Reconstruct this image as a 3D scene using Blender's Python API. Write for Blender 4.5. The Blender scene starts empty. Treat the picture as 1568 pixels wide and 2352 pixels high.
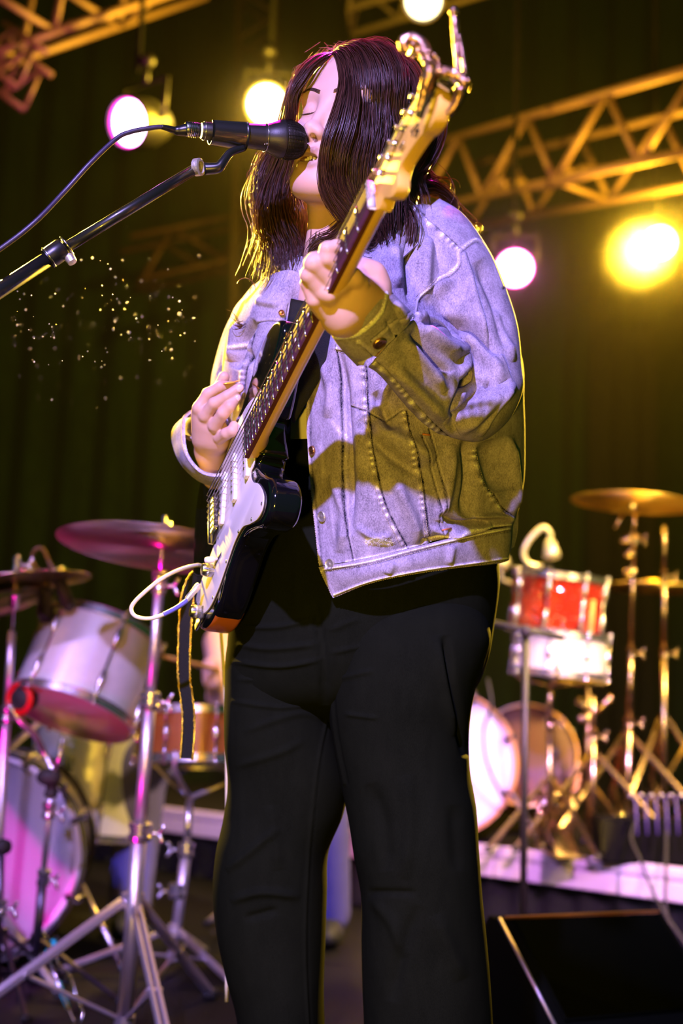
import bpy, math, random
import numpy as np
from mathutils import Matrix, Vector
random.seed(7); rng = np.random.default_rng(7)
PI = math.pi
SC = bpy.context.scene
COL = SC.collection
# ------------------------------------------------------------------ camera
FPX = 2900.0; W, H = 1568, 2352
CAM_H = 0.735
PITCH = math.atan(484 / FPX); ROLL = math.radians(2.5)
cam = bpy.data.cameras.new('camera'); cam_o = bpy.data.objects.new('camera', cam); COL.objects.link(cam_o)
MC = Matrix.Translation((0, 0, CAM_H)) @ Matrix.Rotation(PI / 2 + PITCH, 4, 'X') @ Matrix.Rotation(ROLL, 4, 'Z')
cam_o.matrix_world = MC
cam.sensor_fit = 'HORIZONTAL'; cam.sensor_width = 24.0; cam.lens = 24.0 * FPX / W
cam.clip_start = 0.05; cam.clip_end = 100
cam.dof.use_dof = True; cam.dof.focus_distance = 1.73; cam.dof.aperture_fstop = 2.6
SC.camera = cam_o
MCN = np.array(MC)
# ------------------------------------------------------------------ world, exposure
world = bpy.data.worlds.new('world'); SC.world = world; world.use_nodes = True
bg = world.node_tree.nodes['Background']; bg.inputs[0].default_value = (0.10, 0.85, 0.10, 1); bg.inputs[1].default_value = 0.05
SC.view_settings.view_transform = 'Standard'; SC.view_settings.look = 'None'
SC.view_settings.exposure = 0.0; SC.view_settings.gamma = 1.0; SC.view_settings.use_curve_mapping = False
SC.cycles.max_bounces = 5; SC.cycles.diffuse_bounces = 2; SC.cycles.glossy_bounces = 3
SC.cycles.transmission_bounces = 3; SC.cycles.volume_bounces = 0; SC.cycles.transparent_max_bounces = 6
SC.cycles.caustics_reflective = False; SC.cycles.caustics_refractive = False
SC.cycles.sample_clamp_indirect = 4.0
SC.cycles.volume_step_rate = 4.0

def P(px, py, d):
    """world point seen at pixel (px, py), d metres in front of the camera"""
    c = (np.array([(px - W / 2) / FPX * d, -(py - H / 2) / FPX * d, -d, 1.0]))
    return (MCN @ c)[:3]
def PN(a):
    a = np.asarray(a, float)
    d = a[..., 2]
    c = np.stack([(a[..., 0] - W / 2) / FPX * d, -(a[..., 1] - H / 2) / FPX * d, -d], -1)
    return c @ MCN[:3, :3].T + MCN[:3, 3]
def proj(p):
    c = (np.asarray(p) - MCN[:3, 3]) @ MCN[:3, :3]
    return np.stack([c[..., 0] / -c[..., 2] * FPX + W / 2, -c[..., 1] / -c[..., 2] * FPX + H / 2, -c[..., 2]], -1)
def PZ(px, py, z):
    """point on the horizontal plane z seen at pixel"""
    o = MCN[:3, 3]; v = P(px, py, 1.0) - o
    return o + v * ((z - o[2]) / v[2])
# ------------------------------------------------------------------ stage lights
def light(name, kind, loc, target, color, power, size=0.1, spot=50, blend=0.4):
    l = bpy.data.lights.new(name, kind); o = bpy.data.objects.new(name, l); COL.objects.link(o)
    l.color = color; l.energy = power
    if kind == 'AREA': l.size = size
    else: l.shadow_soft_size = size
    if kind == 'SPOT': l.spot_size = math.radians(spot); l.spot_blend = blend
    o.location = Vector(loc)
    if target is not None:
        o.rotation_euler = (Vector(target) - Vector(loc)).to_track_quat('-Z', 'Y').to_euler()
    return o
CH = P(760, 900, 1.85)
YEL = (1.0, 0.60, 0.035); AMB = (1.0, 0.42, 0.03); MAG = (1.0, 0.02, 0.55); VIO = (0.52, 0.33, 1.0)
light('key_light', 'SPOT', (-0.95, -2.1, 3.2), CH + np.array([0, 0, -.1]), (0.47, 0.36, 1.0), 2000, 0.05, 30, 0.8)
light('front_amber_light', 'SPOT', (-0.30, -0.75, 0.30), CH + np.array([0, 0, -.05]), (1.0, 0.62, 0.045), 175, 0.06, 52, 0.6)
LAMPS = {  # px, py, depth, lens radius px, colour
    'a': (298, 282, 6.0), 'b': (612, 240, 6.6), 'c': (972, 2, 6.0), 'd': (1182, 616, 6.8), 'e': (1515, 558, 7.0)}
def lampP(k): return P(*LAMPS[k])
def toward(k, t, dd):
    p = lampP(k); v = np.asarray(t) - p; return p + v / np.linalg.norm(v) * dd
light('back_light_amber', 'SPOT', toward('b', CH, .45), CH + np.array([-.1, 0, 0]), YEL, 9000, 0.08, 26, 0.9)
light('back_light_amber_right', 'SPOT', toward('e', CH, .45), CH, YEL, 11000, 0.08, 26, 0.9)
light('back_light_magenta', 'SPOT', P(960, -700, 3.3), P(850, 160, 1.9), MAG, 6500, 0.06, 9, 0.7)
light('back_light_amber_left', 'SPOT', P(-100, 300, 4.3), P(560, 900, 1.95), (1, .62, .05), 3200, 0.06, 30, 0.6)
# kit lights
KL = P(250, 1600, 3.8); KR = P(1300, 1450, 4.6)
light('kit_light_violet', 'SPOT', (-2.3, 0.4, 2.9), KL, (0.62, 0.38, 1.0), 420, 0.08, 48, 0.5)
light('kit_light_magenta', 'SPOT', (-.80, 2.55, 0.06), P(210, 1420, 3.3), (1.0, 0.0, 0.5), 22, 0.08, 60, 0.6)
light('kit_light_magenta_top', 'SPOT', (-2.2, 2.3, 2.6), P(5, 1770, 3.62), (1.0, 0.0, 0.6), 900, 0.05, 9, 0.6)
light('kit_light_amber', 'SPOT', (2.2, 2.2, 3.9), KR, (1.0, 0.66, 0.18), 2600, 0.08, 40, 0.5)
light('kit_light_amber_back', 'SPOT', (-0.1, 6.6, 3.4), P(330, 1600, 3.8), (1.0, 0.62, 0.08), 150, 0.08, 60, 0.6)
light('riser_light_pink', 'SPOT', (0.9, 0.6, 2.3), P(1350, 2000, 4.4), (0.90, 0.36, 1.0), 1700, 0.08, 22, 0.5)
light('riser_light_magenta', 'SPOT', (0.1, 3.4, 0.9), P(780, 1925, 5.4), (1.0, 0.0, 0.35), 60, 0.05, 16, 0.5)
light('riser_light_violet', 'SPOT', (-0.9, 3.9, 1.2), P(430, 1880, 5.9), (0.55, 0.12, 1.0), 70, 0.05, 26, 0.5)
light('cymbal_light_magenta', 'SPOT', (-0.95, 2.2, 0.10), P(240, 1262, 3.0), (1.0, 0.0, 0.5), 320, 0.05, 17, 0.7)
light('truss_light_amber', 'SPOT', (1.0, 3.4, 1.3), P(1350, 350, 7.5), (1.0, 0.36, 0.03), 200, 0.08, 60, 0.6)
light('truss_light_amber_left', 'SPOT', (-1.6, 3.4, 1.3), P(150, 100, 6.5), (1.0, 0.26, 0.05), 90, 0.08, 70, 0.6)
light('kit_uplight_amber', 'SPOT', P(1360, 1990, 4.3), P(1470, 1140, 4.9), (1.0, 0.62, 0.06), 150, 0.06, 22, 0.6)
light('kit_front_amber', 'SPOT', (1.9, 1.6, 1.5), P(1250, 1500, 4.7), (1.0, 0.70, 0.22), 300, 0.06, 40, 0.6)

# ------------------------------------------------------------------ materials
MATS = {}
def nt(m): return m.node_tree.nodes, m.node_tree.links
def mat(name, col, rough=0.5, metal=0.0, emit=None, estr=0.0, coat=0.0, bump=0.0, bscale=60.0, var=0.0, vscale=12.0, trans=0.0, sub=0.0, spec=0.5):
    if name in MATS: return MATS[name]
    m = bpy.data.materials.new(name); m.use_nodes = True; N, L = nt(m); b = N['Principled BSDF']
    b.inputs['Base Color'].default_value = (*col, 1); b.inputs['Roughness'].default_value = rough
    b.inputs['Metallic'].default_value = metal; b.inputs['Coat Weight'].default_value = coat
    b.inputs['Specular IOR Level'].default_value = spec
    if sub:
        b.inputs['Subsurface Weight'].default_value = sub; b.inputs['Subsurface Radius'].default_value = (.012, .005, .003); b.inputs['Subsurface Scale'].default_value = 1.0
    if emit: b.inputs['Emission Color'].default_value = (*emit, 1); b.inputs['Emission Strength'].default_value = estr
    tc = N.new('ShaderNodeTexCoord')
    n = N.new('ShaderNodeTexNoise'); n.inputs['Scale'].default_value = vscale; n.inputs['Detail'].default_value = 5; L.new(tc.outputs['Object'], n.inputs['Vector'])
    if var:
        mx = N.new('ShaderNodeMixRGB'); mx.inputs[1].default_value = (*[c * (1 - var) for c in col], 1); mx.inputs[2].default_value = (*[min(1, c * (1 + var)) for c in col], 1)
        L.new(n.outputs[0], mx.inputs[0]); L.new(mx.outputs[0], b.inputs['Base Color'])
    if bump:
        n2 = N.new('ShaderNodeTexNoise'); n2.inputs['Scale'].default_value = bscale; n2.inputs['Detail'].default_value = 4; L.new(tc.outputs['Object'], n2.inputs['Vector'])
        bp = N.new('ShaderNodeBump'); bp.inputs['Strength'].default_value = bump; bp.inputs['Distance'].default_value = 0.002
        L.new(n2.outputs[0], bp.inputs['Height']); L.new(bp.outputs[0], b.inputs['Normal'])
    MATS[name] = m; return m

def attr_mat(name, cols, rough=0.8, grain=0.0, gscale=900, mottle=0.0, mscale=25, bump=0.0, sub=0.0, spec=0.3, sheen=0.0, lo=0.0, hi=1.0):
    """colour from a vertex attribute 'tone' through a ramp of the thing's own colours, plus fabric grain"""
    m = bpy.data.materials.new(name); m.use_nodes = True; N, L = nt(m); b = N['Principled BSDF']
    b.inputs['Roughness'].default_value = rough; b.inputs['Specular IOR Level'].default_value = spec
    if sheen: b.inputs['Sheen Weight'].default_value = sheen
    if sub:
        b.inputs['Subsurface Weight'].default_value = sub; b.inputs['Subsurface Radius'].default_value = (.012, .005, .003); b.inputs['Subsurface Scale'].default_value = 1.0
    a = N.new('ShaderNodeAttribute'); a.attribute_name = 'tone'
    tc = N.new('ShaderNodeTexCoord')
    fac = a.outputs['Fac']
    def addnoise(fac, scale, amt, detail, stretch=None):
        n = N.new('ShaderNodeTexNoise'); n.inputs['Scale'].default_value = scale; n.inputs['Detail'].default_value = detail
        src = tc.outputs['Object']
        if stretch:
            mp = N.new('ShaderNodeMapping'); mp.inputs['Scale'].default_value = stretch; L.new(src, mp.inputs['Vector']); src = mp.outputs[0]
        L.new(src, n.inputs['Vector'])
        s = N.new('ShaderNodeMath'); s.operation = 'SUBTRACT'; s.inputs[1].default_value = 0.5; L.new(n.outputs[0], s.inputs[0])
        k = N.new('ShaderNodeMath'); k.operation = 'MULTIPLY_ADD'; k.inputs[1].default_value = amt; L.new(s.outputs[0], k.inputs[0]); L.new(fac, k.inputs[2])
        return k.outputs[0], n.outputs[0]
    g = None
    if mottle: fac, _ = addnoise(fac, mscale, mottle, 6); fac, _ = addnoise(fac, mscale * 5, mottle * .7, 4, (1, 1, .28))
    if grain: fac, g = addnoise(fac, gscale, grain, 2, (1, 1, 0.45))
    r = N.new('ShaderNodeValToRGB'); el = r.color_ramp.elements
    for i, c in enumerate(cols):
        t = i / (len(cols) - 1)
        e = el[0] if i == 0 else (el[1] if i == len(cols) - 1 else el.new(t))
        e.position = t; e.color = (*c, 1)
    L.new(fac, r.inputs[0]); L.new(r.outputs[0], b.inputs['Base Color'])
    if bump and g is not None:
        bp = N.new('ShaderNodeBump'); bp.inputs['Strength'].default_value = bump; bp.inputs['Distance'].default_value = 0.0008
        L.new(g, bp.inputs['Height']); L.new(bp.outputs[0], b.inputs['Normal'])
    MATS[name] = m; return m
# ------------------------------------------------------------------ objects
def tag(o, label=None, cat=None, group=None, kind=None):
    if label: o['label'] = label
    if cat: o['category'] = cat
    if group: o['group'] = group
    if kind: o['kind'] = kind
    return o
def thing(name, label, cat, loc=(0, 0, 0), group=None):
    o = bpy.data.objects.new(name, None); COL.objects.link(o); o.location = Vector(loc); o.empty_display_size = 0.05
    bpy.context.view_layer.update() if False else None
    return tag(o, label, cat, group)
def wloc(o):
    v = np.zeros(3)
    while o is not None: v += np.array(o.location); o = o.parent
    return v
def link(name, me, parent=None, center=None):
    o = bpy.data.objects.new(name, me); COL.objects.link(o)
    if parent is not None: o.parent = parent
    return o
def unit(v): v = np.asarray(v, float); return v / (np.linalg.norm(v) + 1e-12)
def frame(d):
    d = unit(d); a = np.array([0, 0, 1.0]) if abs(d[2]) < 0.9 else np.array([1.0, 0, 0])
    x = unit(np.cross(a, d)); return x, np.cross(d, x), d
def catmull(pts, n, closed=False):
    pts = np.asarray(pts, float); k = len(pts)
    if k == 2 and not closed:
        t = np.linspace(0, 1, n)[:, None]; return pts[0] * (1 - t) + pts[1] * t
    if closed: ts = np.arange(n) / n * k
    else: ts = np.linspace(0, k - 1, n)
    i = np.floor(ts).astype(int)
    if not closed: i = np.minimum(i, k - 2)
    f = (ts - i).reshape((-1,) + (1,) * (pts.ndim - 1))
    if closed: g = lambda j: pts[(i + j) % k]
    else:
        ext = np.concatenate([2 * pts[:1] - pts[1:2], pts, 2 * pts[-1:] - pts[-2:-1]])
        g = lambda j: ext[i + j + 1]
    p0, p1, p2, p3 = g(-1), g(0), g(1), g(2)
    return 0.5 * ((2 * p1) + (-p0 + p2) * f + (2 * p0 - 5 * p1 + 4 * p2 - p3) * f ** 2 + (-p0 + 3 * p1 - 3 * p2 + p3) * f ** 3)
class MB:
    """collects shapes and links them as one mesh object"""
    def __init__(s): s.v = []; s.f = []; s.n = 0; s.tone = []
    def add(s, v, f, tone=0.5):
        v = np.asarray(v, float).reshape(-1, 3)
        s.v.append(v); s.f += [tuple(int(i) + s.n for i in q) for q in f]; s.n += len(v)
        s.tone.append(np.broadcast_to(np.asarray(tone, float), (len(v),)))
        return s
    def box(s, c, sz, R=None, bev=0.0):
        hx, hy, hz = [q / 2 for q in sz]; b = min(bev, hx * .9, hy * .9, hz * .9)
        if b <= 0:
            v = np.array([[x, y, z] for x in (-hx, hx) for y in (-hy, hy) for z in (-hz, hz)])
            f = [(0, 1, 3, 2), (4, 6, 7, 5), (0, 4, 5, 1), (2, 3, 7, 6), (0, 2, 6, 4), (1, 5, 7, 3)]
        else:
            v = []; idx = {}
            for sx in (-1, 1):
                for sy in (-1, 1):
                    for sz_ in (-1, 1):
                        idx[(sx, sy, sz_, 0)] = len(v); v.append([sx * hx, sy * (hy - b), sz_ * (hz - b)])
                        idx[(sx, sy, sz_, 1)] = len(v); v.append([sx * (hx - b), sy * hy, sz_ * (hz - b)])
                        idx[(sx, sy, sz_, 2)] = len(v); v.append([sx * (hx - b), sy * (hy - b), sz_ * hz])
            v = np.array(v); f = []
            for a in range(3):
                o1, o2 = [q for q in range(3) if q != a]
                for sg in (-1, 1):
                    q = []
                    for (p, r) in ((-1, -1), (1, -1), (1, 1), (-1, 1)):
                        k = [0, 0, 0]; k[a] = sg; k[o1] = p; k[o2] = r; q.append(idx[(*k, a)])
                    f.append(q)
                for p in (-1, 1):
                    for r in (-1, 1):
                        q = []
                        for t, w in ((-1, o1), (1, o1), (1, o2), (-1, o2)):
                            k = [0, 0, 0]; k[a] = t; k[o1] = p; k[o2] = r; q.append(idx[(*k, w)])
                        f.append(q)
            for sx in (-1, 1):
                for sy in (-1, 1):
                    for sz_ in (-1, 1): f.append([idx[(sx, sy, sz_, k)] for k in range(3)])
        if R is not None: v = v @ np.asarray(R, float)   # rows of R are the axes
        return s.add(v + np.asarray(c, float), f)
    def tube(s, path, r, n=10, cap=True, tone=0.5):
        path = np.asarray(path, float); k = len(path); r = np.broadcast_to(np.asarray(r, float), (k,))
        t = np.gradient(path, axis=0); t /= np.linalg.norm(t, axis=1)[:, None] + 1e-12
        x, y, _ = frame(t[0]); X = [x]
        for i in range(1, k):
            x = x - t[i] * np.dot(x, t[i]); x = unit(x); X.append(x)
        X = np.array(X); Y = np.cross(t, X); a = np.arange(n) / n * 2 * PI
        v = path[:, None] + r[:, None, None] * (np.cos(a)[None, :, None] * X[:, None] + np.sin(a)[None, :, None] * Y[:, None])
        f = [(i * n + j, i * n + (j + 1) % n, (i + 1) * n + (j + 1) % n, (i + 1) * n + j) for i in range(k - 1) for j in range(n)]
        if cap: f += [tuple(range(n))[::-1], tuple((k - 1) * n + j for j in range(n))]
        return s.add(v.reshape(-1, 3), f, tone)
    def cyl(s, a, b, r, r2=None, n=16): return s.tube([a, b], [r, r if r2 is None else r2], n)
    def lathe(s, o, d, prof, n=32, tone=0.5):
        """prof: (radius, distance along d) pairs"""
        x, y, z = frame(d); o = np.asarray(o, float); a = np.arange(n) / n * 2 * PI; k = len(prof)
        v = np.array([o + z * h + r * (np.cos(t) * x + np.sin(t) * y) for (r, h) in prof for t in a])
        f = [(i * n + j, i * n + (j + 1) % n, (i + 1) * n + (j + 1) % n, (i + 1) * n + j) for i in range(k - 1) for j in range(n)]
        if prof[0][0] > 1e-6: f.append(tuple(range(n))[::-1])
        if prof[-1][0] > 1e-6: f.append(tuple((k - 1) * n + j for j in range(n)))
        return s.add(v, f, tone)
    def ring(s, o, d, R, r, n=32, m=8):
        x, y, z = frame(d); o = np.asarray(o, float); v = []; f = []
        for i in range(n):
            a = i / n * 2 * PI; e = np.cos(a) * x + np.sin(a) * y
            for j in range(m):
                b = j / m * 2 * PI; v.append(o + e * (R + r * math.cos(b)) + z * r * math.sin(b))
        for i in range(n):
            for j in range(m): f.append((i * m + j, ((i + 1) % n) * m + j, ((i + 1) % n) * m + (j + 1) % m, i * m + (j + 1) % m))
        return s.add(v, f)
    def ball(s, o, r, n=12, sq=(1, 1, 1), R=None):
        v = []; f = []; m = n // 2 + 1
        for i in range(m):
            t = i / (m - 1) * PI
            for j in range(n):
                p = j / n * 2 * PI; v.append([math.sin(t) * math.cos(p) * sq[0], math.sin(t) * math.sin(p) * sq[1], math.cos(t) * sq[2]])
        v = np.array(v) * r
        if R is not None: v = v @ np.asarray(R)
        for i in range(m - 1):
            for j in range(n): f.append((i * n + j, (i + 1) * n + j, (i + 1) * n + (j + 1) % n, i * n + (j + 1) % n))
        return s.add(v + np.asarray(o, float), f)
    def prism(s, o, ax, ay, az, outline, t, bev=0.0):
        """outline (a,b) pairs in the ax/ay plane, extruded t along az, edges eased by bev"""
        o = np.asarray(o, float); ol = np.asarray(outline, float); n = len(ol)
        c = ol.mean(0)
        def inset(d):
            e = np.roll(ol, -1, 0) - np.roll(ol, 1, 0); nn = np.stack([e[:, 1], -e[:, 0]], 1); nn /= np.linalg.norm(nn, axis=1)[:, None] + 1e-9
            area = np.sum(ol[:, 0] * np.roll(ol[:, 1], -1) - np.roll(ol[:, 0], -1) * ol[:, 1])
            return ol - nn * d * (1 if area > 0 else -1)
        if bev > 0: lv = [(inset(bev), 0), (inset(bev * .3), bev * .3), (ol, bev), (ol, t - bev), (inset(bev * .3), t - bev * .3), (inset(bev), t)]
        else: lv = [(ol, 0), (ol, t)]
        v = [];
        for (q, h) in lv: v.append(o + q[:, :1] * ax + q[:, 1:] * ay + az * h)
        k = len(lv); f = [(i * n + j, i * n + (j + 1) % n, (i + 1) * n + (j + 1) % n, (i + 1) * n + j) for i in range(k - 1) for j in range(n)]
        f += [tuple(range(n))[::-1], tuple((k - 1) * n + j for j in range(n))]
        return s.add(np.concatenate(v), f)
    def grid(s, G, closed=False, thick=0.0, tone=0.5, caps=False):
        """G: rows x cols x 3"""
        r, c = G.shape[:2]; cc = c if closed else c - 1
        tone = np.broadcast_to(np.asarray(tone, float), (r, c)).reshape(-1)
        i, j = np.meshgrid(np.arange(r - 1), np.arange(cc), indexing='ij'); j2 = (j + 1) % c
        f = np.stack([i * c + j, i * c + j2, (i + 1) * c + j2, (i + 1) * c + j], -1).reshape(-1, 4)
        if thick:
            Nn = gnormals(G, closed); G2 = G - Nn * thick
            v = np.concatenate([G.reshape(-1, 3), G2.reshape(-1, 3)]); o = r * c
            F = [f, f[:, ::-1] + o]
            def strip(idx, flip=False):
                a = idx[:-1]; b = idx[1:]; q = np.stack([a, a + o, b + o, b], -1); F.append(q[:, ::-1] if flip else q)
            top = np.arange(c); bot = (r - 1) * c + np.arange(c)
            if closed: top = np.append(top, 0); bot = np.append(bot, (r - 1) * c)
            strip(top, True); strip(bot)
            if not closed: strip(np.arange(r) * c); strip(np.arange(r) * c + c - 1, True)
            return s.add(v, np.concatenate(F).tolist(), np.concatenate([tone, tone]))
        f = f.tolist()
        if caps: f += [list(range(c))[::-1], [(r - 1) * c + k for k in range(c)]]
        return s.add(G.reshape(-1, 3), f, tone)
    def build(s, name, m, parent=None, smooth=True, sharp=None):
        off = wloc(parent) if parent is not None else None
        v = np.concatenate(s.v);
        if off is not None: v = v - off
        me = bpy.data.meshes.new(name); me.from_pydata(v.tolist(), [], s.f); me.materials.append(m)
        if smooth:
            me.shade_smooth()
            if sharp is not None:
                try: me.set_sharp_from_angle(angle=math.radians(sharp))
                except Exception: pass
        a = me.attributes.new('tone', 'FLOAT', 'POINT'); a.data.foreach_set('value', np.concatenate(s.tone).astype(np.float32))
        return link(name, me, parent)
    def thing(s, name, m, label, cat, group=None, loc=None, **k):
        if loc is None:
            v = np.concatenate(s.v); loc = (v.min(0) + v.max(0)) / 2; loc[2] = v[:, 2].min()
        s2 = MB(); s2.v = [x - loc for x in s.v]; s2.f = s.f; s2.tone = s.tone
        o = s2.build(name, m, None, **k); o.location = Vector(loc); return tag(o, label, cat, group)
def gnormals(G, closed=False):
    if closed: du = np.roll(G, -1, 1) - np.roll(G, 1, 1)
    else: du = np.gradient(G, axis=1)
    dv = np.gradient(G, axis=0)
    n = np.cross(dv, du); n /= np.linalg.norm(n, axis=2)[..., None] + 1e-12
    return n
# pixel traced ring: A-B are the two silhouette points, dc depth, th depth half thickness
def abloft(secs, nu=64, nv=80, power=2.0, up=None):
    s = catmull(np.array([[a[0], a[1], b[0], b[1], d, t] for (a, b, d, t) in secs], float), nv)
    th = np.arange(nu) / nu * 2 * PI
    c, sn = np.cos(th), np.sin(th)
    c2 = np.sign(c) * np.abs(c) ** (2 / power); s2 = np.sign(sn) * np.abs(sn) ** (2 / power)
    mx = (s[:, 0] + s[:, 2]) / 2; my = (s[:, 1] + s[:, 3]) / 2; hx = (s[:, 2] - s[:, 0]) / 2; hy = (s[:, 3] - s[:, 1]) / 2
    px = mx[:, None] + hx[:, None] * c2; py = my[:, None] + hy[:, None] * c2; d = s[:, 4:5] - s[:, 5:6] * s2
    # keep the traced silhouette when the ring is thick: scale pixel offsets by centre depth
    return PN(np.stack([px, py, d], -1))
def seg_dist(q, poly):
    """q: ...x2, poly kx2 -> distance, param 0..1 along"""
    poly = np.asarray(poly, float); best = np.full(q.shape[:-1], 1e9); par = np.zeros(q.shape[:-1]); side = np.zeros(q.shape[:-1])
    L = np.concatenate([[0], np.cumsum(np.linalg.norm(np.diff(poly, axis=0), axis=1))])
    for i in range(len(poly) - 1):
        a = poly[i]; e = poly[i + 1] - a; l2 = (e ** 2).sum() + 1e-9
        t = np.clip(((q - a) @ e) / l2, 0, 1); w = q - (a + t[..., None] * e); d = np.sqrt((w ** 2).sum(-1))
        m = d < best; best[m] = d[m]; par[m] = ((L[i] + t * math.sqrt(l2)) / L[-1])[m]
        side[m] = (e[0] * w[..., 1] - e[1] * w[..., 0])[m]
    return best, par, np.sign(side)
def smooth_poly(p, n=24): return catmull(np.array(p, float), n) if len(p) > 2 else np.array(p, float)
def fold(G, Nn, pr, front, poly, w, h, skew=0.0, taper=True, tone=None, tamt=0.0):
    """raise (h>0) or sink (h<0) the cloth along a line; returns displaced grid"""
    poly = smooth_poly(poly); lo = poly.min(0) - 3.5 * w; hi = poly.max(0) + 3.5 * w
    m = front & (pr[..., 0] > lo[0]) & (pr[..., 0] < hi[0]) & (pr[..., 1] > lo[1]) & (pr[..., 1] < hi[1])
    if not m.any(): return
    d, t, sd = seg_dist(pr[m][:, :2], poly)
    ww = w * np.where(sd > 0, 1 + skew, 1 - skew)
    g = np.exp(-(d / ww) ** 2)
    if taper: g = g * np.clip(np.minimum(t, 1 - t) * 5, 0, 1) ** 0.7
    G[m] += Nn[m] * (g * h)[:, None]
    if tone is not None: tone[m] += g * tamt
def vnoise(p, scale, seed=0):
    """cheap smooth 3d value noise"""
    r = np.random.default_rng(seed); out = np.zeros(p.shape[:-1])
    for k in range(7):
        d = unit(r.normal(size=3)); f = scale * (0.7 + 0.9 * r.random()); ph = r.random() * 6.28; d2 = unit(r.normal(size=3))
        out += np.sin(p @ d * f + ph + 1.3 * np.sin(p @ d2 * f * .8 + ph * 2))
    return out / 7
# ------------------------------------------------------------------ implicit surfaces for bodies
def smin(a, b, k): h = np.maximum(k - np.abs(a - b), 0) / k; return np.minimum(a, b) - h * h * k * 0.25
class SDF:
    def __init__(s, lo, hi, h):
        s.h = h; s.lo = np.asarray(lo, float); n = np.ceil((np.asarray(hi) - s.lo) / h).astype(int) + 1
        s.X = (s.lo[0] + np.arange(n[0]) * h).astype(np.float32)[:, None, None]; s.Y = (s.lo[1] + np.arange(n[1]) * h).astype(np.float32)[None, :, None]
        s.Z = (s.lo[2] + np.arange(n[2]) * h).astype(np.float32)[None, None, :]; s.f = np.full(tuple(n), 1.0, np.float32)
    def _put(s, lo, hi, fn, k, mode):
        pad = k + 3 * s.h
        i0 = np.clip(np.floor((np.asarray(lo) - pad - s.lo) / s.h).astype(int), 0, np.array(s.f.shape)); i1 = np.clip(np.ceil((np.asarray(hi) + pad - s.lo) / s.h).astype(int) + 1, 0, np.array(s.f.shape))
        if (i1 <= i0).any(): return s
        sl = tuple(slice(a, b) for a, b in zip(i0, i1))
        d = fn(s.X[sl[0]], s.Y[:, sl[1]], s.Z[:, :, sl[2]])
        if mode == 'add': s.f[sl] = smin(s.f[sl], d, k)
        else: s.f[sl] = -smin(-s.f[sl], d, k)
        return s
    def cap(s, a, b, ra, rb=None, k=0.006, mode='add'):
        rb = ra if rb is None else rb; a = np.asarray(a, float); b = np.asarray(b, float); e = b - a; l2 = float(e @ e) + 1e-12; R = max(ra, rb)
        def fn(X, Y, Z):
            t = np.clip(((X - a[0]) * e[0] + (Y - a[1]) * e[1] + (Z - a[2]) * e[2]) / l2, 0, 1)
            return (np.sqrt((X - a[0] - t * e[0]) ** 2 + (Y - a[1] - t * e[1]) ** 2 + (Z - a[2] - t * e[2]) ** 2) - (ra + (rb - ra) * t)).astype(np.float32)
        return s._put(np.minimum(a, b) - R, np.maximum(a, b) + R, fn, k, mode)
    def chain(s, pts, rs, k=0.005):
        for i in range(len(pts) - 1): s.cap(pts[i], pts[i + 1], rs[i], rs[i + 1], k)
        return s
    def ell(s, c, r, R=None, k=0.01, mode='add'):
        c = np.asarray(c, float); r = np.asarray(r, float); R = np.eye(3) if R is None else np.asarray(R, float); m = r.max()
        def fn(X, Y, Z):
            x, y, z = X - c[0], Y - c[1], Z - c[2]
            q = [(x * R[i][0] + y * R[i][1] + z * R[i][2]) / r[i] for i in range(3)]
            k0 = np.sqrt(q[0] ** 2 + q[1] ** 2 + q[2] ** 2); k1 = np.sqrt((q[0] / r[0]) ** 2 + (q[1] / r[1]) ** 2 + (q[2] / r[2]) ** 2) + 1e-6
            return (k0 * (k0 - 1.0) / k1).astype(np.float32)
        return s._put(c - m, c + m, fn, k, mode)
    def mesh(s):
        f = s.f; sg = f < 0; n = f.shape; acc = np.zeros((n[0] - 1, n[1] - 1, n[2] - 1, 3), np.float32); cnt = np.zeros((n[0] - 1, n[1] - 1, n[2] - 1), np.float32)
        full = [slice(0, -1)] * 3
        for ax in range(3):
            o = [q for q in range(3) if q != ax]
            for p in (0, 1):
                for r in (0, 1):
                    A = [None] * 3; A[ax] = slice(0, -1); A[o[0]] = slice(p, n[o[0]] - 1 + p); A[o[1]] = slice(r, n[o[1]] - 1 + r)
                    B = list(A); B[ax] = slice(1, None); A = tuple(A); B = tuple(B)
                    m = sg[A] != sg[B]; idx = np.nonzero(m); a = f[A][idx]; b = f[B][idx]; t = a / (a - b)
                    off = np.zeros((len(t), 3), np.float32); off[:, ax] = t; off[:, o[0]] = p; off[:, o[1]] = r
                    acc[idx] += off; cnt[idx] += 1
        act = cnt > 0; ids = np.full(cnt.shape, -1, np.int64); ids[act] = np.arange(act.sum()); loc = np.stack(np.nonzero(act), 1)
        v = (loc + acc[act] / cnt[act][:, None]) * s.h + s.lo
        F = []
        for ax in range(3):
            o = [(ax + 1) % 3, (ax + 2) % 3]
            A = [slice(1, -1)] * 3; A[ax] = slice(0, -1); B = [slice(1, -1)] * 3; B[ax] = slice(1, None)
            a = sg[tuple(A)]; b = sg[tuple(B)]; idx = np.stack(np.nonzero(a != b), 1)
            if not len(idx): continue
            inside = a[tuple(idx.T)]; base = idx.copy(); base[:, o[0]] += 1; base[:, o[1]] += 1
            def cell(p, r):
                q = base.copy(); q[:, o[0]] -= p; q[:, o[1]] -= r; return ids[tuple(q.T)]
            q = np.stack([cell(1, 1), cell(0, 1), cell(0, 0), cell(1, 0)], 1)
            q[~inside] = q[~inside][:, ::-1]; F.append(q)
        return v, np.concatenate(F)
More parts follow.
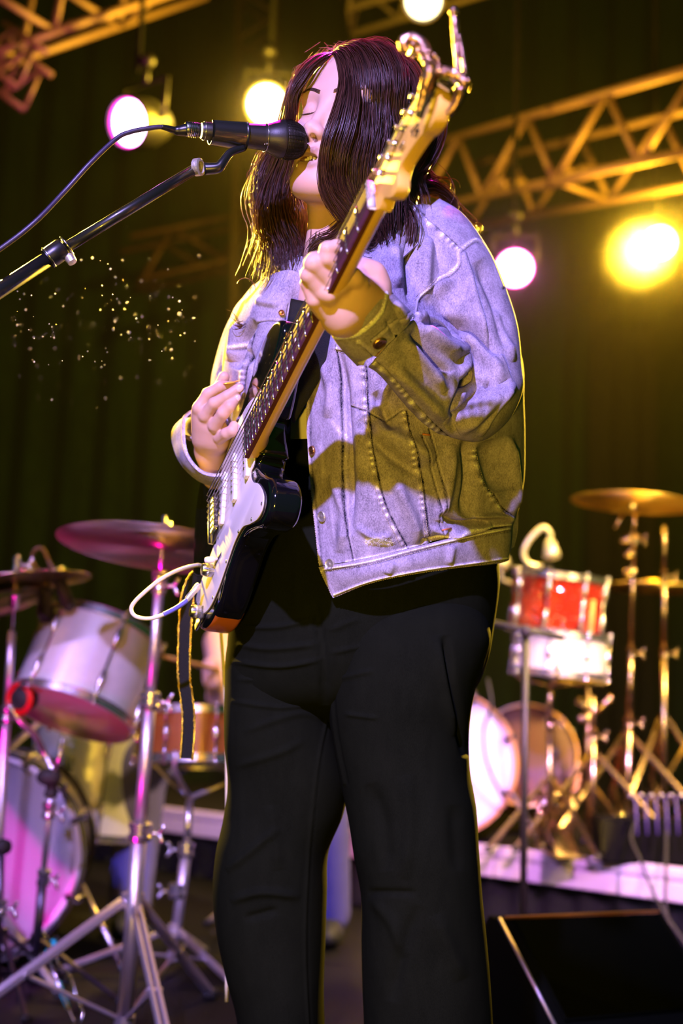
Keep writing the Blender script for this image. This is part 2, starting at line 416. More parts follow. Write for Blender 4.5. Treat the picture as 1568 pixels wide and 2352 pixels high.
# ================================================================== guitar frame (needed by the hands)
GS = 0.985
BR = P(488, 1172, 1.88)
_lo, _hi = .8, 1.88
for _ in range(50):
    _m = (_lo + _hi) / 2
    if np.linalg.norm(P(856, 452, _m) - BR) > .648 * GS: _lo = _m
    else: _hi = _m
NUT = P(856, 452, _m); GA = unit(NUT - BR)
_v = unit(BR - MCN[:3, 3]); _E0 = unit(-_v + GA * np.dot(_v, GA)); _N0 = np.cross(_E0, GA)
if _N0 @ MCN[:3, 0] > 0: _N0 = -_N0
_a = math.radians(22); GN = _N0 * math.cos(_a) + _E0 * math.sin(_a); GE = _E0 * math.cos(_a) - _N0 * math.sin(_a)
def GP(a, e, n): return BR + (GA * a + GE * e + GN * n) * GS
# ================================================================== singer
singer = thing('person', 'singer in denim jacket and black jeans, long dark hair, playing guitar at the microphone', 'person', PZ(800, 2700, 0))
SKIN = attr_mat('skin', [(.10, .03, .02), (.48, .15, .13), (.78, .42, .32), (.88, .56, .46)], rough=0.5, mottle=0.06, mscale=60, grain=.04, gscale=1500, bump=.05, sub=0.12, spec=.35)
DENIM = attr_mat('washed_denim', [(.002, .002, .02), (.010, .006, .075), (.034, .018, .20), (.125, .080, .46), (.62, .55, .78)], rough=.85, grain=.95, gscale=800, mottle=.62, mscale=38, bump=.35, spec=.08)
BLACKJ = attr_mat('black_denim', [(.0012, .0018, .0010), (.0044, .0064, .0036), (.013, .016, .010)], rough=.9, grain=.5, gscale=900, mottle=.35, mscale=14, bump=.25, spec=.03)
WHITE_TEE = mat('white_cotton', (.75, .72, .74), .9, var=.06)
BLK_CLOTH = mat('black_cloth', (.008, .009, .009), .95, bump=.4, bscale=900)
BRASS = mat('brass', (.80, .42, .18), .35, 1.0, bump=.3, bscale=500)
SILVERB = mat('pale_metal', (.80, .75, .68), .38, .8, bump=.3, bscale=500)
BLACKP = mat('black_plastic', (.006, .006, .007), .35)
CHROME = mat('chrome', (.82, .80, .78), .14, 1.0)

# ---- head (local: x lateral to image right, y forward, z up)
def ell_l(g, c, r, k=.01, mode='add', R=None): g.ell(c, r, R, k, mode)
hd = SDF((-.10, -.13, -.27), (.10, .14, .15), .0017)
ell_l(hd, (0, -.022, .030), (.073, .092, .082))
ell_l(hd, (0, .022, .020), (.063, .062, .072), .03)
ell_l(hd, (0, .040, .045), (.067, .046, .062), .03)
ell_l(hd, (0, .030, -.035), (.060, .058, .075), .03)
ell_l(hd, (0, .040, -.082), (.042, .042, .034), .03)
hd.cap((-.052, -.01, -.055), (-.018, .070, -.108), .014, .012, .03); hd.cap((.052, -.01, -.055), (.018, .070, -.108), .014, .012, .03)
hd.ell((0, .077, -.104), (.020, .014, .016), None, .022)
for s in (-1, 1):
    ell_l(hd, (s * .036, .062, -.034), (.024, .024, .026), .022)
    ell_l(hd, (s * .027, .076, .022), (.026, .010, .009), .022)          # brow ridge
    ell_l(hd, (s * .032, .102, .001), (.019, .016, .013), .014, 'sub')    # socket
    ell_l(hd, (s * .031, .0735, -.001), (.0165, .0145, .0125), .004)      # closed lid
    ell_l(hd, (s * .0118, .097, -.045), (.0070, .0095, .0075), .006)       # nostril wing
hd.cap((0, .084, .012), (0, .100, -.034), .0062, .0078, .014)
hd.ell((0, .105, -.041), (.0082, .0085, .0078), None, .008)
hd.ell((0, .100, -.050), (.0055, .010, .005), None, .006)
for s in (-1, 1): hd.ell((s * .0064, .1015, -.0535), (.0036, .0062, .0048), None, .002, 'sub')
ell_l(hd, (0, .080, -.072), (.030, .017, .020), .014)                     # muzzle
hd.chain([(-.022, .083, -.0745), (-.010, .0955, -.069), (0, .0965, -.0705), (.010, .0955, -.069), (.022, .083, -.0745)], [.002, .0042, .0038, .0042, .002], .003)
hd.chain([(-.021, .082, -.078), (-.009, .0915, -.0885), (.009, .0915, -.0885), (.021, .082, -.078)], [.002, .0052, .0052, .002], .003)
hd.ell((0, .094, -.0788), (.0165, .013, .0052), None, .002, 'sub')
for s in (-1, 1): ell_l(hd, (s * .062, -.020, -.012), (.006, .013, .024), .006)
hd.cap((0, -.022, -.07), (0, -.052, -.24), .052, .056, .022)
hd.cap((-.02, .010, -.12), (-.010, -.01, -.25), .018, .018, .02); hd.cap((.02, .010, -.12), (.010, -.01, -.25), .018, .018, .02)
hv, hf = hd.mesh()
YAW = math.radians(35); TILT = math.radians(-12.0)
Fw = np.array([-math.sin(YAW), -math.cos(YAW), 0.10]); Fw = unit(Fw); Lt = unit(np.cross(Fw, [0, 0, 1])); Lt = -Lt
if Lt @ MCN[:3, 0] < 0: Lt = -Lt
Up = np.cross(Lt, Fw);  Up = Up if Up[2] > 0 else -Up
Lt, Up = Lt * math.cos(TILT) + Up * math.sin(TILT), Up * math.cos(TILT) - Lt * math.sin(TILT)
HS = 1.04
EYE = P(758, 253, 1.785); HO = EYE - Fw * .078 * HS
def HP(p): p = np.asarray(p, float) * HS; return HO + p[..., :1] * Lt + p[..., 1:2] * Fw + p[..., 2:3] * Up
t = np.full(len(hv), .78)
X, Y, Z = hv.T
lip = np.exp(-((np.abs(X) / .024) ** 4)) * (np.exp(-((Z + .0705) / .0052) ** 2) + np.exp(-((Z + .0885) / .0060) ** 2)) * (Y > .078)
t -= .42 * np.clip(lip, 0, 1)
inner = ((np.abs(X) < .018) & (np.abs(Z + .0788) < .0045) & (Y < .0905) & (Y > .07)); t[inner] = .05
nos = (np.hypot(np.abs(X) - .0068, (Z + .0535)) < .0036) & (Y < .106) & (Y > .095); t[nos] = .12
lid = sum(np.exp(-((X - s * .031) / .02) ** 2 - ((Z + .001) / .011) ** 2) for s in (-1, 1)) * (Y > .06); t -= .06 * lid
body = MB(); body.add(HP(hv), hf.tolist(), t)
# ---- hidden trunk and limbs of the body (under the clothes)
def q(px, py, d): return P(px, py, d)
tb = SDF(np.array([-.38, 1.45, -.02]), np.array([.42, 2.35, 1.62]), .014)
tb.cap(q(800, 600, 1.98), q(790, 1000, 2.02), .085, .10, .05); tb.cap(q(790, 1000, 2.02), q(800, 1420, 2.03), .10, .11, .05)
tb.cap(q(640, 700, 2.03), q(950, 590, 1.96), .05, .05, .05); tb.cap(HO + Up * -.2 - Fw * .04, q(800, 620, 1.98), .05, .07, .04)
tb.cap(q(700, 1450, 2.03), q(650, 1980, 2.02), .07, .045, .03); tb.cap(q(650, 1980, 2.02), q(650, 2640, 2.02), .045, .035, .03)
tb.cap(q(930, 1450, 1.98), q(960, 1980, 1.96), .07, .045, .03); tb.cap(q(960, 1980, 1.96), q(985, 2700, 1.94), .045, .035, .03)
v_, f_ = tb.mesh(); body.add(v_, f_.tolist(), .75)
# ---- fretting hand (left hand of the singer) closed around the neck
def mh(secs, h, pad=.035):
    pts = np.concatenate([np.array([P(*s[:3]) for s in c[0]]) for c in secs]); g = SDF(pts.min(0) - pad, pts.max(0) + pad, h)
    for c in secs:
        pt = [P(*s[:3]) for s in c[0]]; rs = [s[3] for s in c[0]]; g.chain(pt, rs, c[1])
    return g
LH = [
    # palm / back of the hand
    ([(840, 728, 1.565, .026), (800, 694, 1.53, .028), (772, 676, 1.52, .024)], .016),
    ([(822, 742, 1.56, .020), (782, 728, 1.53, .020), (752, 700, 1.52, .017)], .016),
    ([(848, 690, 1.545, .024), (812, 664, 1.515, .020)], .014),
    ([(872, 764, 1.625, .025), (830, 724, 1.57, .026)], .02),
    ([(1010, 880, 1.79, .026), (872, 764, 1.625, .025)], .02),
    # index
    ([(822, 652, 1.505, .0135), (790, 626, 1.49, .0135), (752, 592, 1.475, .0125), (752, 573, 1.47, .0095), (776, 565, 1.472, .008), (787, 572, 1.476, .007)], .0022),
    # middle
    ([(790, 668, 1.505, .0135), (758, 642, 1.49, .0130), (722, 606, 1.478, .0125), (722, 598, 1.485, .010), (738, 590, 1.492, .008)], .0022),
    # ring
    ([(764, 694, 1.51, .0125), (738, 668, 1.495, .0120), (711, 632, 1.485, .0112), (716, 618, 1.50, .009), (732, 620, 1.505, .008)], .0022),
    # little finger
    ([(742, 716, 1.515, .0105), (722, 690, 1.50, .0095), (706, 652, 1.495, .0085), (716, 648, 1.51, .007)], .0022),
    # thumb behind the neck
    ([(868, 700, 1.56, .018), (866, 655, 1.555, .0145), (858, 628, 1.55, .0122), (832, 618, 1.545, .0110), (815, 625, 1.54, .0095)], .012),
]
g = mh(LH, .0014)
for (px, py, d) in ((815, 640, 1.49), (783, 655, 1.487), (757, 680, 1.492)): g.ell(P(px, py, d), (.0085,) * 3, None, .010)
v_, f_ = g.mesh(); body.add(v_, f_.tolist(), .78)
# ---- picking hand
RH = [
    ([(500, 1090, 1.97, .026), (486, 1035, 1.93, .023), (484, 1000, 1.90, .022)], .016),
    ([(484, 1000, 1.90, .021), (474, 965, 1.885, .016), (462, 940, 1.875, .011)], .014),
    ([(470, 1005, 1.905, .017), (463, 950, 1.885, .013)], .014),
    ([(500, 1010, 1.895, .018), (498, 985, 1.88, .015)], .014),
    ([(458, 937, 1.872, .0100), (478, 905, 1.868, .0092), (505, 889, 1.865, .0086), (533, 887, 1.872, .0074)], .0035),
    ([(470, 955, 1.868, .0098), (492, 927, 1.852, .0092), (520, 911, 1.848, .0085), (549, 891, 1.850, .0074)], .0025),
    ([(492, 978, 1.865, .0095), (512, 950, 1.848, .0088), (528, 933, 1.845, .0082), (544, 915, 1.850, .0070)], .0025),
    ([(505, 1006, 1.872, .0095), (520, 996, 1.855, .0085), (533, 990, 1.850, .0082), (537, 978, 1.856, .0072)], .003),
    ([(482, 930, 1.91, .013), (505, 893, 1.905, .0095), (514, 866, 1.902, .0085)], .008),
]
g = mh(RH, .0012)
for (px, py, d) in ((456, 938, 1.868), (474, 957, 1.866), (496, 980, 1.866)): g.ell(P(px, py, d), (.0068,) * 3, None, .008)
v_, f_ = g.mesh(); body.add(v_, f_.tolist(), .72)
BODY = body.build('body', SKIN, singer)
# finger nails
NAIL = mat('nail', (.86, .58, .55), .25, coat=.5)
def nail(px, py, d, dpx, dpy, l, w, up):
    c = P(px, py, d); a = unit(P(px + dpx, py + dpy, d) - c); nn = unit(MCN[:3, 3] - c); b = np.cross(a, nn); R = np.array([a, b, np.cross(a, b)])
    m = MB(); m.ball(c + nn * up, 1.0, 14, (l, w, .0022), R); return m.build('fingernail', NAIL, BODY)
nail(550, 892, 1.850, 10, -7, .0068, .0058, .0062)
nail(545, 915, 1.850, 8, -10, .0058, .005, .0058)
# face details as children of the body
BROW = mat('brow_hair', (.05, .02, .015), .7)
def face_y(x, z):
    i = int(round((x + .10) / .0017)); k = int(round((z + .27) / .0017)); col = hd.f[i, :, k]; j = np.nonzero(col < 0)[0].max()
    return -.13 + (j + col[j] / (col[j] - col[j + 1] + 1e-9)) * .0017
for s in (-1, 1):
    m = MB()
    for k in range(26):
        u = k / 25; x = s * (.012 + .036 * u); z = .0185 + .0075 * math.sin(u * 2.2) ; y = face_y(x, z)
        for r in range(3):
            zz = z + (r - 1) * .0019 * (1 - .5 * u); p0 = np.array([x, face_y(x, zz) + .0004, zz]); p1 = p0 + np.array([s * .006, -.002, .0018 - .002 * u])
            m.tube([HP(p0), HP((p0 + p1) / 2 + [0, .0006, 0]), HP(p1)], [.0005, .0007, .0002], 4)
    m.build('eyebrow', BROW, BODY)
    m = MB(); pts = []
    for k in range(11):
        u = k / 10 * 2 - 1; x = s * .031 + .0145 * u; z = -.0065 - .0022 * (1 - u * u) ; y = face_y(x, z) + .0002
        pts.append((x, y, z))
    m.tube(HP(np.array(pts)), [.0003 + .0009 * math.sin(k / 10 * PI) for k in range(11)], 6)
    for p in pts[1:-1]:
        p = np.array(p); m.tube([HP(p), HP(p + [0, .003, -.002]), HP(p + [s * .0008, .006, -.0025])], [.0004, .0003, .0001], 3)
    m.build('eyelash', BROW, BODY)
m = MB()
for k in range(-3, 4):
    x = k * .0052; m.ball(HP(np.array([x, .0885 - abs(x) * .32, -.0752])), 1.0, 10, (.0027, .0022, .0042), np.array([Lt, Fw, Up]))
m.build('teeth', mat('tooth', (.85, .78, .66), .3, coat=.4), BODY)

# ================================================================== denim jacket
jk = thing('denim_jacket', None, None, wloc(singer)); jk.parent = singer; jk.location = (0, 0, 0)
JACKET = None
STITCH = MB()   # visible contrast stitching
def prep(G, closed=False):
    Nn = gnormals(G, closed); pr = proj(G); view = MCN[:3, 3] - G; view /= np.linalg.norm(view, axis=2)[..., None]
    dot = (Nn * view).sum(2)
    if np.median(dot[dot.shape[0] // 4: 3 * dot.shape[0] // 4]) < 0 and not closed: Nn = -Nn; dot = -dot
    if closed:
        c = G.mean(1, keepdims=True)
        if ((G - c) * Nn).sum() < 0: Nn = -Nn; dot = -dot
    return Nn, pr, dot > 0.02
def cloth(rows, nu, nv, folds, seams, closed=False, wr=(.0022, 9), base=.5, seed=1, ab=None, slack=0.0):
    G = ab if ab is not None else PN(catmull(np.stack([catmull(np.array(r, float), nu, closed) for r in rows]), nv))
    Nn, pr, fr = prep(G, closed); tone = np.full(G.shape[:2], base)
    G = G.copy()
    G += Nn * (vnoise(G * np.array([1, 1, .6]), wr[1] * 2.2, seed) * wr[0] * 2.0)[..., None]
    for fo in folds:
        poly, w, h = fo[:3]; sk = fo[3] if len(fo) > 3 else 0.0
        fold(G, Nn, pr, fr, poly, w, h * 1.55, sk)
    Nn2, _, _ = prep(G, closed); Nn2 = Nn2 * np.sign((Nn2 * Nn).sum(2))[..., None]
    for poly, kind in seams:
        sp = smooth_poly(poly)
        if kind == 'flat':      # felled seam: raised band with two edges, worn puckers between
            fold(G, Nn2, pr, fr, poly, 6.5, .0018, 0, False); fold(G, Nn2, pr, fr, np.array(sp) + [8.5, 0], 2.2, -.0020, 0, False, tone, -.60)
            d, tt, _ = seg_dist(pr[..., :2], sp); L = np.linalg.norm(np.diff(sp, axis=0), axis=1).sum()
            tone += np.where(fr, np.exp(-(d / 6.5) ** 2) * (.16 + .36 * np.sin(tt * L / 3.3 + 3 * np.sin(tt * L / 17))), 0)
            pairs = (-4.5, 4.5)
        elif kind == 'edge':    # folded worn edge
            fold(G, Nn2, pr, fr, np.array(sp) + [3, 5], 3.0, -.0010, 0, False, tone, -.35); fold(G, Nn2, pr, fr, poly, 2.6, .0018, 0, False, tone, .50); pairs = (6.0,)
        elif kind == 'line':
            fold(G, Nn2, pr, fr, poly, 2.2, -.0016, 0, False, tone, -.5); fold(G, Nn2, pr, fr, np.array(sp) + [3.5, 1], 2.0, .0008, 0, False, tone, .28); pairs = ()
        elif kind == 'pocket':
            fold(G, Nn2, pr, fr, poly, 1.8, -.0016, 0, False, tone, -.45); fold(G, Nn2, pr, fr, np.array(sp) + [0, -4], 2.4, .001, 0, False, tone, .2); pairs = (-7.0,)
        elif kind == 'wear':
            fold(G, Nn2, pr, fr, poly, 5, .0006, 0, True, tone, .25); pairs = ()
        else: pairs = ()
        # stitches laid on the surface
        if pairs:
            tg = np.gradient(sp, axis=0); tg /= np.linalg.norm(tg, axis=1)[:, None] + 1e-9; nm = np.stack([-tg[:, 1], tg[:, 0]], 1)
            L = np.concatenate([[0], np.cumsum(np.linalg.norm(np.diff(sp, axis=0), axis=1))])
            fl = np.nonzero(fr.ravel())[0]; q2 = pr[..., :2].reshape(-1, 2)[fl]; Gf = G.reshape(-1, 3)[fl]; Nf = Nn2.reshape(-1, 3)[fl]
            lo = sp.min(0) - 14; hi = sp.max(0) + 14; mm = ((q2 > lo) & (q2 < hi)).all(1); q2 = q2[mm]; Gf = Gf[mm]; Nf = Nf[mm]
            if len(q2):
                for off in pairs:
                    for s0 in np.arange(2, L[-1] - 4, 5.4):
                        pa = np.array([np.interp(s0, L, sp[:, k] + nm[:, k] * off) for k in (0, 1)]); pb = np.array([np.interp(s0 + 3.4, L, sp[:, k] + nm[:, k] * off) for k in (0, 1)])
                        ia = ((q2 - pa) ** 2).sum(1).argmin(); ib = ((q2 - pb) ** 2).sum(1).argmin()
                        if ia == ib or ((q2[ia] - pa) ** 2).sum() > 16: continue
                        a3 = Gf[ia] + Nf[ia] * .0006; b3 = Gf[ib] + Nf[ib] * .0006
                        STITCH.tube([a3, b3], .00042, 3, False)
    return G, tone, Nn2
def shell(name, G, tone, parent, m=None, closed=False, thick=.0022, caps=False):
    b = MB(); b.grid(G, closed, thick, tone, caps); return b.build(name, m or DENIM, parent)
# --- near front panel with the back
rows = [
    [(835, 560, 1.80), (890, 505, 1.79), (950, 470, 1.83), (1005, 478, 1.90), (1045, 530, 1.98), (1000, 520, 2.08), (880, 470, 2.12)],
    [(800, 640, 1.80), (870, 620, 1.755), (950, 610, 1.775), (1040, 600, 1.83), (1098, 625, 1.93), (1070, 640, 2.07), (940, 600, 2.15)],
    [(732, 790, 1.81), (810, 795, 1.755), (920, 800, 1.76), (1060, 800, 1.81), (1188, 800, 1.95), (1140, 800, 2.11), (980, 780, 2.19)],
    [(706, 930, 1.815), (800, 935, 1.755), (925, 935, 1.755), (1075, 935, 1.80), (1199, 930, 1.94), (1150, 930, 2.11), (980, 930, 2.19)],
    [(710, 1030, 1.815), (802, 1040, 1.75), (925, 1045, 1.75), (1080, 1040, 1.795), (1202, 1030, 1.94), (1150, 1030, 2.11), (980, 1030, 2.19)],
    [(716, 1120, 1.815), (812, 1135, 1.755), (935, 1130, 1.755), (1082, 1120, 1.80), (1200, 1105, 1.93), (1150, 1100, 2.10), (980, 1100, 2.18)],
    [(724, 1210, 1.81), (820, 1225, 1.76), (945, 1210, 1.765), (1085, 1188, 1.81), (1188, 1168, 1.92), (1140, 1160, 2.07), (980, 1150, 2.15)],
    [(733, 1300, 1.80), (832, 1284, 1.765), (945, 1260, 1.775), (1075, 1226, 1.82), (1176, 1208, 1.90), (1125, 1200, 2.04), (980, 1190, 2.12)],
]
folds = [
    ([(775, 800), (790, 930), (800, 1080), (800, 1230)], 14, -.010), ([(830, 960), (880, 1030), (960, 1090)], 14, -.007), ([(860, 900), (890, 960), (900, 990)], 12, -.010),
    ([(850, 980), (930, 1020), (1000, 1060)], 22, .010), ([(900, 1090), (950, 1200), (960, 1250)], 14, .007),
    ([(1075, 1000), (1085, 1100), (1070, 1190)], 16, -.012), ([(1040, 1020), (1030, 1120), (1010, 1200)], 12, .007), ([(1120, 1010), (1150, 1130)], 24, -.012),
    ([(1165, 1000), (1180, 1120), (1170, 1190)], 10, .008), ([(1010, 1180), (1060, 1205), (1120, 1195)], 8, -.008), ([(985, 1215), (1050, 1225), (1130, 1208)], 9, .008),
    ([(960, 1240), (1000, 1240), (1040, 1215)], 6, -.006), ([(760, 1090), (790, 1180), (780, 1270)], 10, .004), ([(820, 1210), (860, 1235), (900, 1230)], 8, .004),
    ([(955, 520), (940, 600), (945, 700)], 9, -.009), ([(985, 540), (980, 620), (975, 690)], 14, .006), ([(905, 560), (915, 660)], 14, .007),
    ([(1090, 1190), (1140, 1185), (1180, 1195)], 6, .005), ([(1060, 1240), (1130, 1215), (1170, 1215)], 5, -.004),
    ([(740, 830), (760, 900), (752, 960)], 10, .004), ([(850, 790), (840, 860), (850, 930)], 10, -.006), ([(900, 850), (885, 900), (870, 950)], 9, .006),
]
seams = [
    ([(832, 840), (838, 940), (852, 1050), (878, 1160), (930, 1262)], 'flat'),
    ([(925, 945), (938, 1020), (962, 1100), (972, 1180), (982, 1258)], 'flat'),
    ([(985, 985), (1002, 1050), (1018, 1120), (1022, 1200)], 'line'), ([(968, 1000), (990, 1080), (1008, 1150), (1012, 1220)], 'line'),
    ([(770, 795), (776, 900), (782, 1010), (784, 1100), (795, 1200), (812, 1290)], 'line'),
    ([(802, 932), (840, 945), (885, 965), (925, 942)], 'pocket'), ([(770, 800), (845, 812), (940, 790)], 'edge'),
    ([(708, 900), (711, 1030), (718, 1120), (727, 1210), (735, 1296)], 'edge'),
    ([(950, 478), (985, 510), (1020, 548), (1052, 578)], 'flat'), ([(1052, 585), (1048, 610), (1000, 650), (965, 680), (955, 720)], 'edge'),
    ([(1098, 1030), (1110, 1100), (1140, 1160), (1170, 1192)], 'flat'), ([(755, 960), (790, 1010)], 'wear'), ([(735, 1010), (745, 1100)], 'wear'), ([(760, 1150), (770, 1250)], 'wear'),
    ([(795, 1290), (900, 1268), (1000, 1242), (1080, 1215), (1172, 1205)], 'edge'),
]
G, tone, Nj = cloth(rows, 330, 400, folds, seams, wr=(.0018, 11), base=.56, seed=3)
pj = proj(G)
# worn-through patch near the hem
d, _, _ = seg_dist(pj[..., :2], np.array([(842, 1243), (868, 1242), (892, 1248)])); tone += np.exp(-(d / 7) ** 2) * .6; G += Nj * (np.exp(-(d / 6) ** 2) * -.0015)[..., None]
JP = shell('jacket_front', G, tone, jk)
NEAR_G, NEAR_P = G, pj
def on_jacket(px, py, off=.0, GG=None, PP=None, NN=None):
    GG = NEAR_G if GG is None else GG; PP = NEAR_P if PP is None else PP; NN = Nj if NN is None else NN
    dd = (PP[..., 0] - px) ** 2 + (PP[..., 1] - py) ** 2 + np.where(PP[..., 2] > (1.96 if GG is NEAR_G else np.median(PP[..., 2])), 1e6, 0); i = np.unravel_index(dd.argmin(), dd.shape)
    n = NN[i]; n = n if n @ (MCN[:3, 3] - GG[i]) > 0 else -n
    return GG[i] + n * off, n
# hem band
rows = [
    [(731, 1303, 1.797), (832, 1284, 1.758), (945, 1258, 1.765), (1075, 1226, 1.81), (1175, 1208, 1.90), (1125, 1200, 2.05), (980, 1190, 2.13)],
    [(748, 1340, 1.796), (842, 1315, 1.752), (948, 1290, 1.760), (1073, 1266, 1.81), (1173, 1250, 1.90), (1122, 1235, 2.05), (980, 1230, 2.13)],
    [(764, 1374, 1.797), (850, 1340, 1.757), (952, 1318, 1.766), (1070, 1303, 1.815), (1168, 1288, 1.90), (1118, 1270, 2.05), (980, 1262, 2.13)],
]
G, tone, Nb = cloth(rows, 260, 60, [([(900, 1290), (890, 1320)], 10, .003), ([(1040, 1250), (1030, 1300)], 9, .003)], [
    ([(742, 1308), (840, 1292), (950, 1264), (1080, 1232), (1170, 1214)], 'edge'), ([(768, 1366), (852, 1334), (954, 1312), (1070, 1296), (1164, 1282)], 'edge'), ([(738, 1312), (756, 1345), (768, 1368)], 'edge')], wr=(.001, 20), base=.62, seed=5)
shell('hem_band', G, tone, jk, thick=.005)
# --- far front panel
rows = [
    [(718, 640, 1.835), (665, 622, 1.83), (612, 640, 1.87), (580, 668, 1.96), (600, 650, 2.08), (720, 600, 2.14)],
    [(690, 705, 1.835), (640, 690, 1.82), (580, 700, 1.86), (540, 715, 1.97), (570, 710, 2.1), (710, 660, 2.18)],
    [(668, 770, 1.838), (620, 775, 1.825), (565, 780, 1.87), (520, 790, 1.98), (560, 790, 2.12), (710, 760, 2.2)],
    [(640, 870, 1.85), (600, 870, 1.835), (555, 875, 1.88), (515, 880, 1.98), (560, 880, 2.13), (720, 870, 2.2)],
    [(610, 970, 1.875), (585, 975, 1.865), (555, 985, 1.9), (530, 990, 2.0), (580, 990, 2.14), (730, 980, 2.22)],
    [(600, 1090, 1.89), (580, 1100, 1.88), (560, 1110, 1.92), (545, 1120, 2.02), (590, 1120, 2.15), (740, 1110, 2.22)],
    [(620, 1240, 1.90), (600, 1250, 1.89), (575, 1255, 1.92), (560, 1260, 2.02), (600, 1250, 2.15), (740, 1240, 2.22)],
]
folds = [([(590, 735), (560, 790), (545, 850)], 9, -.010), ([(640, 750), (610, 830), (580, 930)], 12, .010), ([(572, 800), (590, 880), (575, 960)], 8, -.008), ([(545, 740), (535, 830)], 9, .006),
         ([(650, 790), (630, 880), (610, 940)], 8, -.006), ([(590, 690), (640, 700)], 8, .004), ([(570, 930), (590, 960)], 6, .005)]
seams = [([(708, 660), (688, 715), (668, 780), (645, 860), (610, 950)], 'edge'), ([(588, 742), (625, 738), (655, 742), (680, 735)], 'pocket'), ([(590, 745), (570, 775), (540, 800)], 'edge'),
         ([(660, 700), (640, 800), (605, 900)], 'line'), ([(580, 760), (560, 850), (556, 940)], 'flat')]
G, tone, Nf_ = cloth(rows, 150, 260, folds, seams, wr=(.002, 12), base=.62, seed=8)
shell('jacket_front', G, tone, jk); FAR = (G, proj(G), Nf_)
# collar: stand-up fall on the far side and one on the near side under the hair
rows = [[(596, 572, 1.92), (640, 578, 1.88), (690, 588, 1.85), (712, 598, 1.84)], [(606, 596, 1.90), (645, 610, 1.86), (690, 625, 1.835), (716, 640, 1.828)], [(632, 612, 1.885), (655, 640, 1.85), (688, 675, 1.83), (700, 712, 1.826)]]
G, tone, _ = cloth(rows, 60, 50, [], [([(600, 575), (608, 596), (634, 612), (668, 655), (698, 708)], 'edge')], wr=(.001, 20), base=.6, seed=9)
shell('collar', G, tone, jk, thick=.004)
rows = [[(770, 590, 1.80), (840, 545, 1.80), (900, 500, 1.83), (950, 465, 1.90), (930, 455, 2.0)], [(765, 640, 1.785), (840, 610, 1.77), (905, 560, 1.785), (965, 500, 1.86), (950, 480, 2.0)], [(770, 690, 1.78), (845, 660, 1.75), (915, 600, 1.765), (985, 530, 1.84), (960, 500, 2.0)]]
G, tone, _ = cloth(rows, 60, 40, [], [], wr=(.001, 20), base=.55, seed=10)
shell('collar', G, tone, jk, thick=.004)
# --- near sleeve
secs = [
    ((938, 520), (1004, 462), 1.90, .045), ((930, 560), (1060, 500), 1.895, .070), ((930, 620), (1115, 575), 1.885, .078), ((938, 700), (1150, 650), 1.875, .080),
    ((960, 780), (1182, 745), 1.86, .080), ((1000, 830), (1195, 830), 1.845, .078), ((1045, 845), (1199, 895), 1.83, .075), ((1060, 850), (1165, 965), 1.81, .070),
    ((1062, 842), (1105, 1010), 1.785, .066), ((1045, 800), (1045, 1003), 1.755, .062), ((1010, 745), (985, 972), 1.72, .058), ((970, 728), (930, 925), 1.685, .054), ((943, 738), (870, 860), 1.65, .048), ((936, 738), (846, 842), 1.638, .043),
]
ab = abloft(secs, 300, 420, 2.15)
folds = [
    ([(1060, 575), (1085, 680), (1120, 790), (1170, 880)], 9, .009, .4), ([(1095, 600), (1140, 700), (1165, 800)], 14, -.007), ([(1030, 640), (990, 690), (960, 740)], 14, .008),
    ([(965, 745), (1030, 742), (1065, 790)], 10, -.013), ([(1020, 735), (1075, 750), (1120, 800), (1135, 830)], 13, -.018), ([(1040, 765), (1085, 790), (1115, 830), (1150, 880)], 12, .011),
    ([(1075, 800), (1068, 880), (1035, 960)], 10, -.020), ([(1045, 770), (1062, 830), (1060, 870)], 10, .012), ([(1100, 870), (1080, 930), (1030, 985)], 12, -.016), ([(1180, 880), (1120, 930), (1050, 985)], 14, .010),
    ([(945, 760), (990, 820), (1035, 860)], 8, -.009), ([(960, 745), (1010, 790), (1050, 820)], 12, .009), ([(900, 840), (960, 900), (1020, 960)], 12, .008), ([(925, 780), (985, 850), (1020, 900)], 10, .007),
    ([(1110, 890), (1130, 880)], 9, -.008), ([(1160, 900), (1120, 960), (1100, 1000)], 6, .004), ([(975, 690), (985, 710)], 5, -.008),
    ([(1140, 700), (1178, 830)], 8, .005),
]
seams = [([(1052, 585), (1050, 612), (1005, 648), (972, 676), (960, 730)], 'edge'), ([(955, 492), (1000, 528), (1052, 575)], 'flat'), ([(1052, 580), (1075, 560), (1095, 556), (1125, 600), (1150, 660)], 'edge'),
         ([(845, 820), (900, 870), (945, 925), (985, 965), (1025, 1000)], 'flat')]
G, tone, Ns = cloth(None, 0, 0, folds, seams, closed=True, wr=(.0022, 11), base=.58, seed=12, ab=ab)
shell('sleeve', G, tone, jk, closed=True)
# cuff of the near sleeve
secs = [((946, 732), (826, 834), 1.625, .056), ((928, 712), (800, 808), 1.60, .055), ((907, 690), (782, 786), 1.58, .053), ((884, 664), (766, 764), 1.562, .051)]
ab = abloft(secs, 200, 70, 2.0)
seams = [([(940, 738), (895, 790), (832, 826)], 'edge'), ([(880, 678), (866, 720), (820, 762), (775, 768)], 'edge'), ([(822, 778), (850, 800), (872, 828)], 'edge'), ([(850, 776), (900, 735), (935, 722)], 'line')]
G, tone, Nc = cloth(None, 0, 0, [([(900, 700), (925, 740)], 6, .004), ([(880, 730), (900, 770)], 5, -.003)], seams, closed=True, wr=(.0012, 30), base=.60, seed=14, ab=ab)
CUFF = shell('cuff', G, tone, jk, closed=True, thick=.005); CU = (G, proj(G), Nc)
